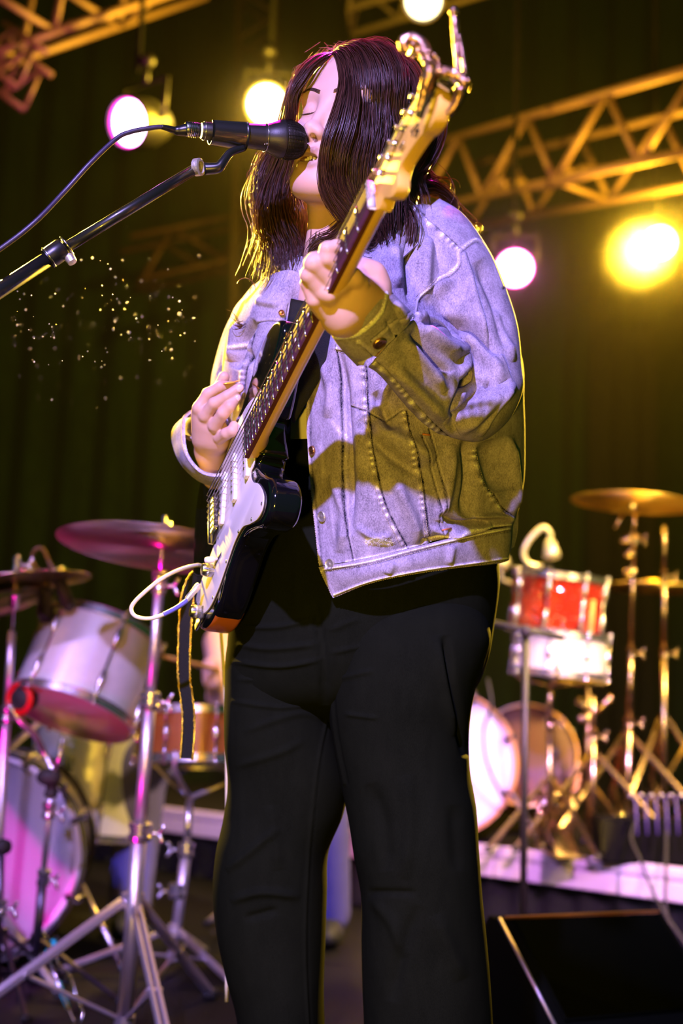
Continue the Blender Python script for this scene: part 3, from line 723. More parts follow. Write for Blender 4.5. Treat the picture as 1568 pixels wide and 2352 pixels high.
# --- far sleeve with its cuff opening towards the camera
secs = [
    ((650, 640), (580, 655), 2.02, .05), ((640, 700), (545, 700), 2.03, .07), ((610, 770), (510, 765), 2.04, .075), ((590, 850), (486, 850), 2.05, .075), ((590, 930), (476, 925), 2.06, .075),
    ((600, 1010), (430, 960), 2.06, .06), ((590, 1080), (412, 990), 2.04, .06), ((560, 1100), (404, 985), 2.01, .055),
]
ab = abloft(secs, 180, 260, 2.1)
folds = [([(560, 720), (530, 800), (520, 860)], 9, .006), ([(500, 850), (540, 880), (570, 930)], 8, -.008), ([(530, 760), (560, 830), (560, 900)], 8, -.006), ([(420, 985), (470, 1060), (520, 1095)], 8, .004)]
G, tone, _ = cloth(None, 0, 0, folds, [([(575, 700), (560, 780), (548, 860)], 'edge')], closed=True, wr=(.0022, 12), base=.56, seed=15, ab=ab)
shell('sleeve', G, tone, jk, closed=True)
def ringloft(cs, nu, nv):
    """cs: list of rings, each a closed list of (px,py,d)"""
    return PN(catmull(np.stack([catmull(np.array(r, float), nu, True) for r in cs]), nv))
oc = [(404, 985, 2.0), (404, 1025, 1.98), (425, 1068, 1.95), (465, 1102, 1.94), (515, 1112, 1.95), (548, 1080, 1.97), (560, 1030, 2.0), (520, 975, 2.06), (450, 955, 2.05)]
ic = [(430, 958, 1.945), (427, 1000, 1.925), (436, 1045, 1.905), (468, 1080, 1.89), (512, 1083, 1.89), (535, 1055, 1.90), (545, 1020, 1.93), (520, 965, 1.98), (462, 945, 1.965)]
mc = [tuple((np.array(a) + np.array(b)) / 2 + np.array([-2 if a[0] < 480 else 3, 4, 0])) for a, b in zip(oc, ic)]
G = ringloft([oc, mc, ic], 150, 50); Nn, pr, fr = prep(G, True); tone = np.full(G.shape[:2], .62)
fold(G, Nn, pr, fr | True, [(430, 962), (428, 1000), (437, 1044), (468, 1078), (512, 1082), (535, 1055)], 3, .0015, 0, False, tone, .3)
shell('cuff', G, tone, jk, closed=True, thick=.005)
# buttons
def button(px, py, r, m, src=None, nm='button'):
    p, n = on_jacket(px, py, .001) if src is None else on_jacket(px, py, .0062 if src is CU else .002, *src)
    b = MB(); b.lathe(p, n, [(0, .0), (r, .0), (r, .0016), (r * .86, .0030), (r * .72, .0026), (r * .62, .0020), (r * .30, .0022), (0, .0030)], 28); o = b.build(nm, m, jk, sharp=50)
button(719, 889, .0062, SILVERB); button(718, 1034, .0068, BRASS); button(741, 1186, .0080, SILVERB); button(764, 1332, .0084, SILVERB)
button(867, 780, .0092, BRASS, CU); button(645, 718, .0045, BRASS, FAR); button(614, 848, .0045, BRASS, FAR)
# pocket bar tacks
m = MB()
for (x0, y0, x1, y1) in ((968, 997, 985, 1000), (1014, 1219, 1036, 1213)):
    m = MB(); p, n = on_jacket(x0, y0, .0015); p2, _ = on_jacket(x1, y1, .0015); m.tube([p, p2], .0014, 6); m.build('bar_tack', mat('rust_thread', (.6, .2, .1), .7), jk)

# frayed threads of the worn patch
m = MB()
for k in range(90):
    x = 838 + 60 * rng.random(); y = 1243 + rng.normal() * 3.5; p, n = on_jacket(x, y, .0012); p2, _ = on_jacket(x + rng.normal() * 5 + 4, y + rng.normal() * 5, .0022)
    m.tube([p, (p + p2) / 2 + n * .0018, p2], [.00035, .0003, .0002], 3, False)
tag(m.build('frayed_thread', mat('white_thread', (.85, .83, .8), .9), jk), kind='stuff')
tag(STITCH.build('stitching', mat('pale_thread', (.62, .52, .50), .8), jk), kind='stuff')
# side tab at the hem
m = MB(); rows = [[(1172, 1182, 1.93), (1190, 1176, 1.95)], [(1176, 1225, 1.925), (1188, 1222, 1.945)], [(1172, 1262, 1.92), (1180, 1256, 1.94)]]
m.grid(PN(catmull(np.stack([catmull(np.array(r, float), 12) for r in rows]), 20)), False, .004, .55); m.build('waist_tab', DENIM, jk)

# ---- top under the jacket
ab = abloft([((640, 600), (870, 590), 1.97, .10), ((600, 700), (980, 680), 1.985, .13), ((575, 820), (1080, 820), 1.99, .145), ((580, 980), (1100, 970), 1.99, .15), ((585, 1010), (1100, 1000), 1.99, .15)], 90, 90, 2.2)
m = MB(); m.grid(ab, True, .002); m.build('shirt', WHITE_TEE, singer)
# ---- black jeans
jeans = MB()
ab = abloft([((600, 985), (1105, 975), 2.0, .135), ((575, 1100), (1120, 1090), 2.0, .15), ((548, 1250), (1135, 1230), 1.98, .155), ((532, 1350), (1146, 1330), 1.975, .158), ((524, 1450), (1133, 1440), 1.97, .155), ((519, 1540), (1118, 1520), 1.965, .145), ((535, 1620), (1085, 1590), 1.97, .12), ((600, 1680), (1000, 1640), 1.98, .06)], 220, 220, 2.3)
fj = [([(720, 1380), (738, 1480), (748, 1620)], 9, -.010), ([(540, 1480), (620, 1490), (730, 1480)], 7, .004), ([(530, 1520), (640, 1530), (740, 1515)], 6, .004), ([(540, 1440), (640, 1440), (720, 1420)], 6, .004), ([(760, 1500), (850, 1480)], 6, .003), ([(755, 1450), (820, 1420)], 6, .003), ([(1010, 1470), (1040, 1560), (1060, 1680)], 16, -.02)]
def jfold(ab, folds, seed, seams=()):
    Nn, pr, fr = prep(ab, True); G = ab.copy(); tone = np.full(G.shape[:2], .5); G += Nn * (vnoise(G * np.array([1, 1, .5]), 24, seed) * .004)[..., None]
    for f in folds: fold(G, Nn, pr, fr, f[0], f[1], f[2])
    for s in seams:
        fold(G, Nn, pr, fr, s, 3.5, .0014, 0, False, tone, .18); fold(G, Nn, pr, fr, np.array(smooth_poly(s)) + [7, 0], 2, -.001, 0, False, tone, -.15)
    return G, tone
G, tn = jfold(ab, fj, 21); jeans.grid(G, True, 0, tn)
# far leg
ab = abloft([((560, 1380), (720, 1380), 1.99, .08), ((523, 1480), (752, 1490), 1.97, .095), ((517, 1580), (757, 1600), 1.965, .10), ((516, 1700), (775, 1700), 1.96, .10), ((521, 1800), (797, 1790), 1.965, .10), ((511, 1880), (786, 1870), 1.97, .10), ((495, 1960), (752, 1955), 1.97, .10),
             ((490, 2050), (748, 2045), 1.97, .10), ((499, 2150), (745, 2150), 1.97, .10), ((520, 2250), (743, 2250), 1.97, .10), ((545, 2352), (745, 2352), 1.97, .10), ((565, 2560), (752, 2560), 1.97, .10), ((570, 2735), (760, 2735), 1.97, .105)], 180, 330, 2.2)
fj = [([(540, 1560), (640, 1560), (735, 1545)], 6, .004), ([(530, 1610), (650, 1625), (745, 1610)], 5, .004), ([(560, 1680), (680, 1640), (740, 1650)], 8, .003), ([(540, 1760), (640, 1730), (700, 1700)], 9, .003),
      ([(520, 2000), (570, 1960), (640, 1900)], 10, .005), ([(530, 2070), (600, 2050), (690, 2060)], 10, .006), ([(560, 2110), (640, 2090)], 9, -.005), ([(620, 1850), (640, 2000)], 14, .004)]
G, tn = jfold(ab, fj, 22, [[(752, 1645), (730, 1750), (718, 1850), (708, 1950), (703, 2050), (700, 2150), (702, 2250), (708, 2352)]]); jeans.grid(G, True, 0, tn, caps=True)
# near leg
ab = abloft([((800, 1330), (1070, 1330), 1.96, .09), ((772, 1400), (1110, 1400), 1.935, .115), ((752, 1460), (1126, 1460), 1.92, .122), ((752, 1540), (1112, 1520), 1.91, .125), ((756, 1640), (1088, 1590), 1.90, .12), ((766, 1710), (1074, 1680), 1.895, .115), ((783, 1800), (1076, 1770), 1.89, .112), ((800, 1890), (1092, 1860), 1.885, .11), ((811, 1970), (1099, 1960), 1.88, .11),
             ((826, 2060), (1106, 2060), 1.88, .11), ((827, 2160), (1116, 2160), 1.88, .11), ((830, 2260), (1125, 2260), 1.88, .11), ((835, 2352), (1131, 2352), 1.88, .11), ((842, 2560), (1138, 2560), 1.88, .11), ((848, 2775), (1140, 2775), 1.88, .115)], 220, 360, 2.2)
fj = [([(1020, 1460), (1035, 1560), (1058, 1680), (1068, 1740)], 9, -.014), ([(1000, 1460), (1020, 1560), (1048, 1690)], 12, .008), ([(770, 1560), (860, 1540)], 6, .003), ([(790, 1640), (870, 1650)], 5, .003), ([(850, 1800), (880, 1900), (890, 2000)], 18, -.006),
      ([(930, 1780), (940, 1900), (930, 2020)], 16, .005), ([(850, 2060), (900, 2120), (930, 2200)], 14, .005), ([(960, 2080), (920, 2200), (900, 2300)], 16, -.006), ([(1040, 1850), (1050, 2000)], 16, -.004), ([(1000, 2100), (1060, 2250)], 18, .005), ([(840, 2050), (960, 2050)], 8, -.004)]
G, tn = jfold(ab, fj, 23, [[(752, 1430), (758, 1560), (768, 1680), (790, 1800)]]); jeans.grid(G, True, 0, tn, caps=True)
jeans.build('jeans', BLACKJ, singer)
# ---- boots
for (px, py, d, yaw) in ((655, 2735, 1.97, -.5), (990, 2790, 1.88, -.35)):
    c = P(px, py, d); c[2] = 0; f = np.array([math.sin(yaw), -math.cos(yaw), 0]); l = np.array([f[1], -f[0], 0])
    b = SDF(c + [-.17, -.24, -.01], c + [.17, .14, .15], .005)
    b.cap(c + f * -.05 + [0, 0, .05], c + f * -.05 + [0, 0, .14], .042, .045, .02); b.cap(c + f * -.05 + [0, 0, .045], c + f * .12 + [0, 0, .038], .042, .036, .03)
    b.ell(c + [0, 0, -.10], (.4, .4, .100), None, .004, 'sub')
    v_, f_ = b.mesh(); m = MB(); m.add(v_, f_.tolist()); B = m.build('boot', mat('black_leather', (.01, .01, .01), .4), singer)
    m = MB(); pr_ = [(l[0] * w + f[0] * t, l[1] * w + f[1] * t) for (w, t) in ((.04, -.09), (.036, 0), (.045, .10), (.025, .158), (-.025, .158), (-.045, .10), (-.036, 0), (-.04, -.09))]
    m.prism([c[0], c[1], 0.0], np.array([1, 0, 0.]), np.array([0, 1., 0]), np.array([0, 0, 1.]), pr_, .012, .002); m.build('sole', BLACKP, B)

# ================================================================== hair
hm = bpy.data.materials.new('dark_hair'); hm.use_nodes = True; N, L = nt(hm); b = N['Principled BSDF']
b.inputs['Base Color'].default_value = (.055, .020, .016, 1); b.inputs['Roughness'].default_value = .34; b.inputs['Specular IOR Level'].default_value = .55
a = N.new('ShaderNodeAttribute'); a.attribute_name = 'tone'; r = N.new('ShaderNodeValToRGB'); r.color_ramp.elements[0].color = (.018, .007, .006, 1); r.color_ramp.elements[1].color = (.13, .05, .035, 1)
L.new(a.outputs['Fac'], r.inputs[0]); L.new(r.outputs[0], b.inputs['Base Color'])
tr = N.new('ShaderNodeBsdfTranslucent'); tr.inputs[0].default_value = (.45, .24, .12, 1); ms = N.new('ShaderNodeMixShader'); ms.inputs[0].default_value = .22
L.new(b.outputs[0], ms.inputs[1]); L.new(tr.outputs[0], ms.inputs[2]); L.new(ms.outputs[0], N['Material Output'].inputs[0])
AX = np.array([Lt, Fw, Up])
def push_out(p):
    """keep hair outside the skull and cheeks"""
    q = (p - HO) @ AX.T / HS
    for c, r in (((0, -.022, .030), (.083, .102, .091)), ((0, .040, .045), (.0725, .051, .068)), ((0, .020, -.03), (.074, .058, .088)), ((0, .030, -.075), (.062, .047, .047))):
        c = np.array(c); r = np.array(r); w = (q - c) / r; l = np.linalg.norm(w, axis=1)[:, None]; q = np.where(l < 1, c + w / (l + 1e-6) * r, q)
    return HO + (q * HS) @ AX
def strands(mb, guide, n, spread, r=.00055, curl=0.0, cturn=3.0, sides=3, k=26, lenvar=.12, dsp=None):
    g = catmull(np.array(guide, float), k); g3 = PN(g); T = np.gradient(g3, axis=0); T /= np.linalg.norm(T, axis=1)[:, None]
    vd = unit(g3.mean(0) - MCN[:3, 3]); S = np.cross(T, vd); S /= np.linalg.norm(S, axis=1)[:, None]; D = np.cross(T, S)
    sp = np.interp(np.linspace(0, 1, k), np.linspace(0, 1, len(spread)), spread) / 1550.0
    tt = np.linspace(0, 1, k); g3 = push_out(g3)
    for i in range(n):
        a, c = rng.normal() * .5, rng.normal() * (.38 if dsp is None else dsp); a = np.clip(a, -1.1, 1.1); c = np.clip(c, -1, 1)
        ph = rng.random() * 6.28; cu = curl * (0.5 + rng.random()); wob = rng.normal(size=4) * .12
        A = a + wob[0] * np.sin(tt * 5 + ph) + wob[1] * tt; C = c + wob[2] * np.sin(tt * 4 + ph) + wob[3] * tt
        p = g3 + S * (A * sp)[:, None] + D * (C * sp)[:, None]
        if cu: w = cu * tt ** 1.3; p = p + S * (w * np.sin(cturn * 2 * PI * tt + ph * .3))[:, None] + D * (w * np.cos(cturn * 2 * PI * tt + ph * .3))[:, None]
        p = push_out(p)
        e = 1 - lenvar * rng.random(); kk = max(6, int(k * e)); rr = r * (.75 + .5 * rng.random()) * np.interp(np.arange(kk), [0, kk * .15, kk * .8, kk - 1], [.7, 1, .9, .15])
        mb.tube(p[:kk], rr, sides, False, float(np.clip(.35 + .22 * rng.normal(), 0, 1)))
# opaque under-layer: scalp cap
sc_ = SDF((-.11, -.14, -.20), (.11, .12, .16), .0035)
sc_.ell((0, -.030, .034), (.080, .090, .084), None, .01)
sc_.ell((0, -.055, -.06), (.070, .060, .12), None, .04)
# clear the face window in front of the hairline
sc_.ell((-.020, .090, .045), (.074, .078, .112), None, .006, 'sub'); sc_.ell((.0, .09, -.08), (.062, .07, .08), None, .006, 'sub')
v_, f_ = sc_.mesh(); hcap = MB(); hcap.add(HP(v_), f_.tolist(), .2)
HAIR = hcap.build('hair', hm, singer)
top = MB()
G_ = [  # guide (px,py,depth), strands, spread px
    ([(768, 124, 1.83), (788, 150, 1.79), (792, 200, 1.755), (776, 262, 1.735), (752, 325, 1.725), (744, 385, 1.735), (760, 440, 1.75), (796, 490, 1.765), (825, 535, 1.78)], 300, [4, 9, 11, 11, 10, 10, 15, 20, 22]),
    ([(769, 123, 1.83), (798, 155, 1.78), (806, 215, 1.75), (794, 285, 1.735), (775, 350, 1.735), (770, 405, 1.745), (790, 460, 1.76), (822, 510, 1.77), (850, 555, 1.78)], 260, [5, 12, 16, 18, 17, 17, 19, 22, 22]),
    ([(770, 122, 1.83), (806, 158, 1.79), (815, 225, 1.76), (805, 305, 1.76), (786, 365, 1.76), (788, 420, 1.765), (812, 470, 1.77), (845, 520, 1.77), (862, 560, 1.78)], 200, [5, 14, 20, 22, 20, 20, 22, 24, 24]),
    ([(780, 120, 1.83), (826, 162, 1.79), (838, 235, 1.765), (828, 310, 1.75), (815, 380, 1.75), (822, 440, 1.76), (845, 500, 1.77)], 260, [6, 16, 24, 26, 24, 24, 22]),
    ([(792, 118, 1.83), (850, 165, 1.79), (868, 240, 1.77), (864, 320, 1.76), (858, 400, 1.76), (866, 470, 1.77)], 240, [6, 18, 26, 28, 28, 26]),
    ([(784, 122, 1.83), (836, 170, 1.80), (856, 250, 1.785), (846, 335, 1.77), (838, 405, 1.77), (850, 470, 1.77), (872, 540, 1.775), (882, 600, 1.78)], 230, [6, 18, 26, 28, 26, 26, 24, 20]),
    ([(796, 118, 1.84), (862, 172, 1.82), (888, 262, 1.80), (885, 350, 1.79), (880, 430, 1.785), (885, 510, 1.785), (895, 590, 1.79), (905, 640, 1.79)], 230, [8, 20, 26, 26, 26, 26, 22, 14]),
    ([(806, 116, 1.87), (888, 168, 1.85), (918, 255, 1.83), (915, 340, 1.82), (900, 420, 1.80), (905, 500, 1.80), (915, 580, 1.80)], 200, [8, 18, 22, 26, 28, 28, 22]),
    ([(815, 116, 1.91), (905, 165, 1.90), (938, 250, 1.88), (940, 330, 1.86), (940, 400, 1.86), (955, 460, 1.86), (965, 520, 1.85)], 160, [8, 14, 14, 20, 24, 26, 20]),
    ([(820, 118, 1.95), (900, 158, 1.96), (940, 235, 1.95), (950, 320, 1.94), (965, 390, 1.93), (1000, 430, 1.92), (1035, 452, 1.92)], 120, [8, 12, 12, 16, 20, 18, 12]),
    ([(764, 126, 1.85), (722, 146, 1.835), (690, 190, 1.815), (672, 240, 1.815), (662, 300, 1.83), (655, 370, 1.85), (642, 440, 1.86), (636, 510, 1.865), (640, 580, 1.865), (628, 650, 1.84), (604, 700, 1.84)], 260, [4, 8, 9, 10, 14, 24, 30, 38, 44, 34, 14]),
    ([(766, 124, 1.84), (735, 132, 1.82), (700, 158, 1.80), (678, 200, 1.79), (668, 250, 1.80), (664, 290, 1.82)], 110, [3, 5, 6, 6, 6, 6]),
    ([(762, 124, 1.88), (715, 140, 1.87), (680, 185, 1.86), (660, 245, 1.86), (645, 310, 1.87), (622, 370, 1.88), (606, 430, 1.885), (604, 500, 1.89), (614, 570, 1.89), (600, 640, 1.89)], 130, [4, 7, 8, 10, 16, 22, 24, 24, 24, 16]),
    ([(690, 330, 1.93), (672, 390, 1.915), (668, 450, 1.90), (676, 520, 1.885), (684, 590, 1.87), (672, 650, 1.86), (655, 700, 1.86)], 230, [14, 20, 24, 26, 28, 26, 16]),
    ([(770, 430, 1.95), (752, 480, 1.92), (740, 530, 1.85), (735, 575, 1.81), (745, 610, 1.80), (770, 640, 1.79)], 200, [14, 18, 20, 22, 22, 12]),
    ([(850, 440, 1.77), (820, 510, 1.775), (780, 550, 1.785), (735, 575, 1.795), (700, 610, 1.80)], 220, [20, 26, 26, 24, 14]),
    ([(900, 460, 1.80), (880, 540, 1.79), (850, 570, 1.79), (820, 560, 1.79)], 110, [26, 28, 26, 20]),
    ([(930, 400, 1.90), (965, 428, 1.89), (1000, 436, 1.90), (1040, 470, 1.92), (1030, 500, 1.93)], 100, [18, 18, 14, 12, 8]),
    ([(900, 470, 1.83), (935, 500, 1.81), (930, 570, 1.80), (905, 630, 1.80), (915, 680, 1.80)], 110, [20, 22, 22, 16, 8]),
]
G_.append(([(765, 123, 1.83), (742, 136, 1.80), (713, 160, 1.79), (690, 193, 1.785), (675, 228, 1.79), (666, 262, 1.80), (662, 290, 1.81)], 120, [3, 5, 6, 6, 6, 6, 6]))
for gd, n, sp in G_: strands(top, gd, int(n * 1.5), [x * 1.15 for x in sp], curl=.009 if gd[-1][0] < 690 and gd[-1][1] > 500 else .0030, cturn=2.6 if gd[-1][0] < 690 else 2, k=30, lenvar=.22)
tag(top.build('hair_lock', hm, HAIR), kind='stuff')
# loose wavy ends and flyaways, lit from behind
fly = MB()
loose = [([(640, 350, 1.90), (608, 390, 1.90), (592, 450, 1.91), (596, 520, 1.91), (585, 590, 1.90), (578, 660, 1.90)], 46, [10, 22, 26, 26, 30, 22]),
         ([(600, 600, 1.89), (612, 660, 1.88), (590, 720, 1.88), (545, 740, 1.88), (515, 735, 1.89)], 34, [20, 20, 14, 10, 10]),
         ([(650, 640, 1.85), (640, 690, 1.845), (600, 715, 1.85)], 30, [20, 16, 10]),
         ([(940, 380, 1.92), (985, 410, 1.92), (1020, 430, 1.93), (1048, 470, 1.94)], 46, [20, 24, 24, 14]),
         ([(1000, 440, 1.93), (1050, 470, 1.94), (1085, 520, 1.96), (1100, 560, 1.97)], 34, [12, 10, 8, 6])]
for gd, n, sp in loose: strands(fly, gd, n, sp, r=.0006, curl=.010, cturn=1.6, k=30, lenvar=.5)
for k in range(22):   # ringlets beside the left edge
    x = 560 + 70 * rng.random(); y = 360 + 300 * rng.random(); R = 7 + 15 * rng.random(); d = 1.88 + .05 * rng.random(); ph = rng.random() * 6; n = 26; a = np.linspace(0, 3.6 + 2.6 * rng.random(), n)
    fly.tube(PN(np.stack([x + R * np.cos(a + ph) + a * 1.5, y + R * 1.15 * np.sin(a + ph) + a * 3, np.full(n, d)], 1)), .0006, 3, False, .6)
for k in range(150):  # halo around the crown
    a = PI * (0.02 + .96 * rng.random()); cx, cy = 805, 262; rx, ry = 144, 152; x, y = cx - rx * math.cos(a), cy - ry * math.sin(a); tx, ty = math.sin(a), -math.cos(a)
    s = rng.choice([-1, 1]); l = 14 + 34 * rng.random(); out = 3 + 14 * rng.random(); d = 1.88 + .04 * rng.normal(); nx, ny = -math.cos(a), -math.sin(a)
    pts = [(x - nx * 5, y - ny * 5, d), (x + s * tx * l * .4 + nx * out * .6, y + s * ty * l * .4 + ny * out * .6, d), (x + s * tx * l + nx * out * (.6 + .8 * rng.random()), y + s * ty * l + ny * out, d)]
    fly.tube(PN(catmull(np.array(pts), 9)), np.linspace(.00042, .00015, 9), 3, False, .6)
for pts in ([(955, 360, 1.9), (1000, 372, 1.9), (1035, 410, 1.9), (1042, 450, 1.9), (1030, 475, 1.9)], [(930, 185, 1.9), (950, 190, 1.9), (958, 215, 1.9), (945, 235, 1.9)], [(895, 160, 1.9), (910, 150, 1.9), (918, 165, 1.9), (908, 180, 1.9)], [(745, 98, 1.9), (755, 110, 1.9)], [(700, 120, 1.9), (735, 97, 1.9)]):
    fly.tube(PN(catmull(np.array(pts, float), 24)), .00045, 3, False, .6)
tag(fly.build('flyaway_hair', hm, HAIR), kind='stuff')
# ================================================================== electric guitar
gt = thing('electric_guitar', 'black electric guitar with white pickguard and maple neck held by the singer', 'guitar', GP(-.16, .1, -.045))
BLACKG = mat('black_lacquer', (.004, .004, .006), .10, coat=1.0)
PAINT_REFL = mat('painted_reflection', (.55, .13, .02), .28, coat=.6, var=.15, vscale=30)  # orange reflection in the black lacquer, painted as colour on the body end
MAPLE = mat('maple', (.85, .50, .12), .35, coat=.35, var=.08, vscale=30)
ROSE = mat('fingerboard_wood', (.10, .03, .05), .8, var=.3, vscale=80, spec=.08)
WHITEP = mat('white_plastic', (.92, .86, .86), .30, coat=.2)
DARKP = mat('dark_ply', (.05, .04, .05), .4)
NICKEL = mat('nickel', (.72, .70, .72), .24, 1.0)
Tt = np.array([GA, GE, GN])
OUT = [(-.160, 0), (-.158, .05), (-.145, .10), (-.115, .142), (-.07, .162), (-.02, .160), (.03, .140), (.075, .119), (.115, .116), (.155, .132), (.190, .150), (.220, .150), (.238, .128), (.232, .100), (.212, .078), (.190, .056), (.176, .036),
       (.182, .028), (.195, .0275), (.195, -.0275), (.205, -.030), (.225, -.045), (.245, -.066), (.272, -.084), (.298, -.102), (.300, -.125), (.275, -.148), (.235, -.158), (.19, -.150), (.14, -.128), (.095, -.117), (.045, -.128), (-.01, -.152), (-.065, -.160), (-.115, -.142), (-.145, -.10), (-.158, -.05)]
def gsmooth(pts, n): return catmull(np.array(pts, float), n, True)
ol = gsmooth(OUT, 150) * GS
# contoured slab body: bevelled rounded sides
def slab(mb, ol, z0, z1, rad, steps=7):
    n = len(ol); e = np.roll(ol, -1, 0) - np.roll(ol, 1, 0); nn = np.stack([e[:, 1], -e[:, 0]], 1); nn /= np.linalg.norm(nn, axis=1)[:, None] + 1e-9
    area = np.sum(ol[:, 0] * np.roll(ol[:, 1], -1) - np.roll(ol[:, 0], -1) * ol[:, 1]); nn *= 1 if area > 0 else -1
    lv = [(rad * (1 - math.sin(a)), z0 + rad * (1 - math.cos(a))) for a in np.linspace(0, PI / 2, steps)] + [(rad * (1 - math.cos(a)), z1 - rad * (1 - math.sin(a))) for a in np.linspace(0, PI / 2, steps)]
    v = []
    for ins, z in lv: q = ol - nn * ins; v.append(BR + q[:, :1] * GA + q[:, 1:] * GE + GN * z)
    k = len(lv); f = [(i * n + j, i * n + (j + 1) % n, (i + 1) * n + (j + 1) % n, (i + 1) * n + j) for i in range(k - 1) for j in range(n)]
    f += [tuple(range(n))[::-1], tuple((k - 1) * n + j for j in range(n))]
    mb.add(np.concatenate(v), f)
BZ1 = -.012 * GS; BZ0 = BZ1 - .045 * GS
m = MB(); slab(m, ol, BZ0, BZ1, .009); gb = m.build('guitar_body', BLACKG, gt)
gb.data.materials.append(PAINT_REFL)
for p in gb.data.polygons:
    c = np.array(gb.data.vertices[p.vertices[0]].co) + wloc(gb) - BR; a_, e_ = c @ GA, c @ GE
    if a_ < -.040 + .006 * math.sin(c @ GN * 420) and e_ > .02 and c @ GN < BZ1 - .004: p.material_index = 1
# pickguard: white top ply over a thin dark ply
PG = [(.178, .030), (.160, .040), (.168, .060), (.190, .078), (.206, .098), (.214, .118), (.206, .132), (.185, .134), (.150, .120), (.115, .104), (.075, .106), (.03, .122), (-.01, .136), (-.055, .141), (-.098, .126), (-.122, .100), (-.128, .085), (-.115, .074), (-.06, .055), (-.028, .046), (-.012, .042), (-.010, -.042), (.02, -.07), (.07, -.088), (.12, -.094), (.165, -.088), (.195, -.070), (.20, -.045), (.195, -.030)]
pg = catmull(np.array(PG), 150, True) * GS
m = MB(); m.prism(BR + GN * BZ1, GA, GE, GN, pg, .0012); m.build('pickguard_ply', DARKP, gt, sharp=40)
m = MB(); m.prism(BR + GN * (BZ1 + .0012), GA, GE, GN, pg * 1.0 - (pg - pg.mean(0)) * .012, .0014, .0005); PGO = m.build('pickguard', WHITEP, gt, sharp=40)
for (a, e) in ((-.118, .094), (-.085, .126), (-.03, .134), (.04, .114), (.10, .100), (.16, .118), (.205, .122), (.172, .048), (.0, .048), (.19, -.04)):
    m = MB(); m.lathe(GP(a, e, 0) + GN * (BZ1 + .0026), GN, [(.0026, 0), (.0024, .0010), (0, .0013)], 12); m.build('screw', NICKEL, PGO)
# pickups
for (a, ang) in ((.150, 0), (.090, 0), (.034, .25)):
    c, s = math.cos(ang), math.sin(ang); ax = GA * c + GE * s; ay = GE * c - GA * s
    m = MB(); o2 = [(x, y) for x, y in [(-.0085, -.036), (-.0045, -.041), (.0045, -.041), (.0085, -.036), (.0085, .036), (.0045, .041), (-.0045, .041), (-.0085, .036)]]
    m.prism(GP(a, 0, 0) + GN * (BZ1 + .0026), ax, ay, GN, o2, .0060, .0012); pk = m.build('pickup', WHITEP, gt, sharp=40)
    for k in range(6):
        m = MB(); m.lathe(GP(a, 0, 0) + GN * (BZ1 + .0086) + ay * (k - 2.5) * .0104, GN, [(.0023, 0), (.0023, .0010), (.0018, .0014), (0, .0014)], 10); m.build('pole_piece', NICKEL, pk)
# bridge with saddles
m = MB(); m.box(GP(-.014, 0, 0) + GN * (BZ1 + .0015), (.040, .078, .003), Tt, .001); m.box(GP(-.033, 0, 0) + GN * (BZ1 + .005), (.003, .078, .009), Tt, .001); br_ = m.build('bridge_plate', NICKEL, gt)
for k in range(6):
    e = (k - 2.5) * .0104; m = MB(); m.box(GP(-.008, e, 0) + GN * (BZ1 + .0070), (.024, .0094, .0055), Tt, .0012); m.box(GP(.003, e, 0) + GN * (BZ1 + .0095), (.004, .0094, .004), Tt, .001)
    m.cyl(GP(-.034, e, 0) + GN * (BZ1 + .007), GP(-.020, e, 0) + GN * (BZ1 + .007), .0016, n=8); m.build('saddle', NICKEL, br_)
m = MB(); m.tube([GP(.004, .038, 0) + GN * BZ1, GP(.004, .038, .02), GP(-.004, .046, .030), GP(-.05, .062, .034), GP(-.085, .070, .036)], .0022, 8)
# tremolo arm is folded back, hidden in the photo: leave it off, keep knobs and switch
for (a, e) in ((-.030, .088), (-.062, .108), (-.094, .124)):
    if a == -.062: continue
    m = MB(); m.lathe(GP(a, e, 0) + GN * (BZ1 + .0026), GN, [(.0078, 0), (.0078, .0015), (.0098, .0022), (.0092, .0155), (.0084, .0172), (0, .0178)], 26); kb = m.build('volume_knob', NICKEL, gt, sharp=30)
    m = MB()
    for k in range(26):
        t_ = k / 26 * 2 * PI; d_ = GA * math.cos(t_) + GE * math.sin(t_); c_ = GP(a, e, 0) + GN * (BZ1 + .003); m.cyl(c_ + d_ * .0096 + GN * .001, c_ + d_ * .0091 + GN * .012, .0006, n=4)
    tag(m.build('knurling', NICKEL, kb), kind='stuff')
m = MB(); m.lathe(GP(-.004, .083, 0) + GN * (BZ1 + .0026), unit(GN - GA * .35 + GE * .1), [(.0022, 0), (.0022, .005), (.0042, .006), (.0052, .014), (.0040, .019), (0, .020)], 16); m.build('switch_tip', WHITEP, gt)
m = MB(); m.box(GP(-.004, .083, 0) + GN * (BZ1 + .003), (.032, .006, .001), Tt); m.build('switch_slot', DARKP, gt)
# neck
def ncs(a, w, th, k=15):   # D shaped section, returns points from treble edge round the back to bass edge
    pts = []
    for i in range(k):
        t_ = PI * i / (k - 1); pts.append(GP(a, w * math.cos(t_), -.0018 - th * abs(math.sin(t_)) ** .75))
    return pts
secs = []
for a in np.linspace(.178, .650, 30):
    u = (a - .178) / .472; w = .0278 * (1 - u) + .0212 * u; secs.append(ncs(a, w, .0200 - .0022 * u if a > .20 else .024))
G = np.array(secs); m = MB(); r_, c_ = G.shape[:2]
f = [(i * c_ + j, i * c_ + j + 1, (i + 1) * c_ + j + 1, (i + 1) * c_ + j) for i in range(r_ - 1) for j in range(c_ - 1)] + [(i * c_, (i + 1) * c_, (i + 1) * c_ + c_ - 1, i * c_ + c_ - 1) for i in range(r_ - 1)] + [tuple(range(c_)), tuple((r_ - 1) * c_ + j for j in range(c_))[::-1]]
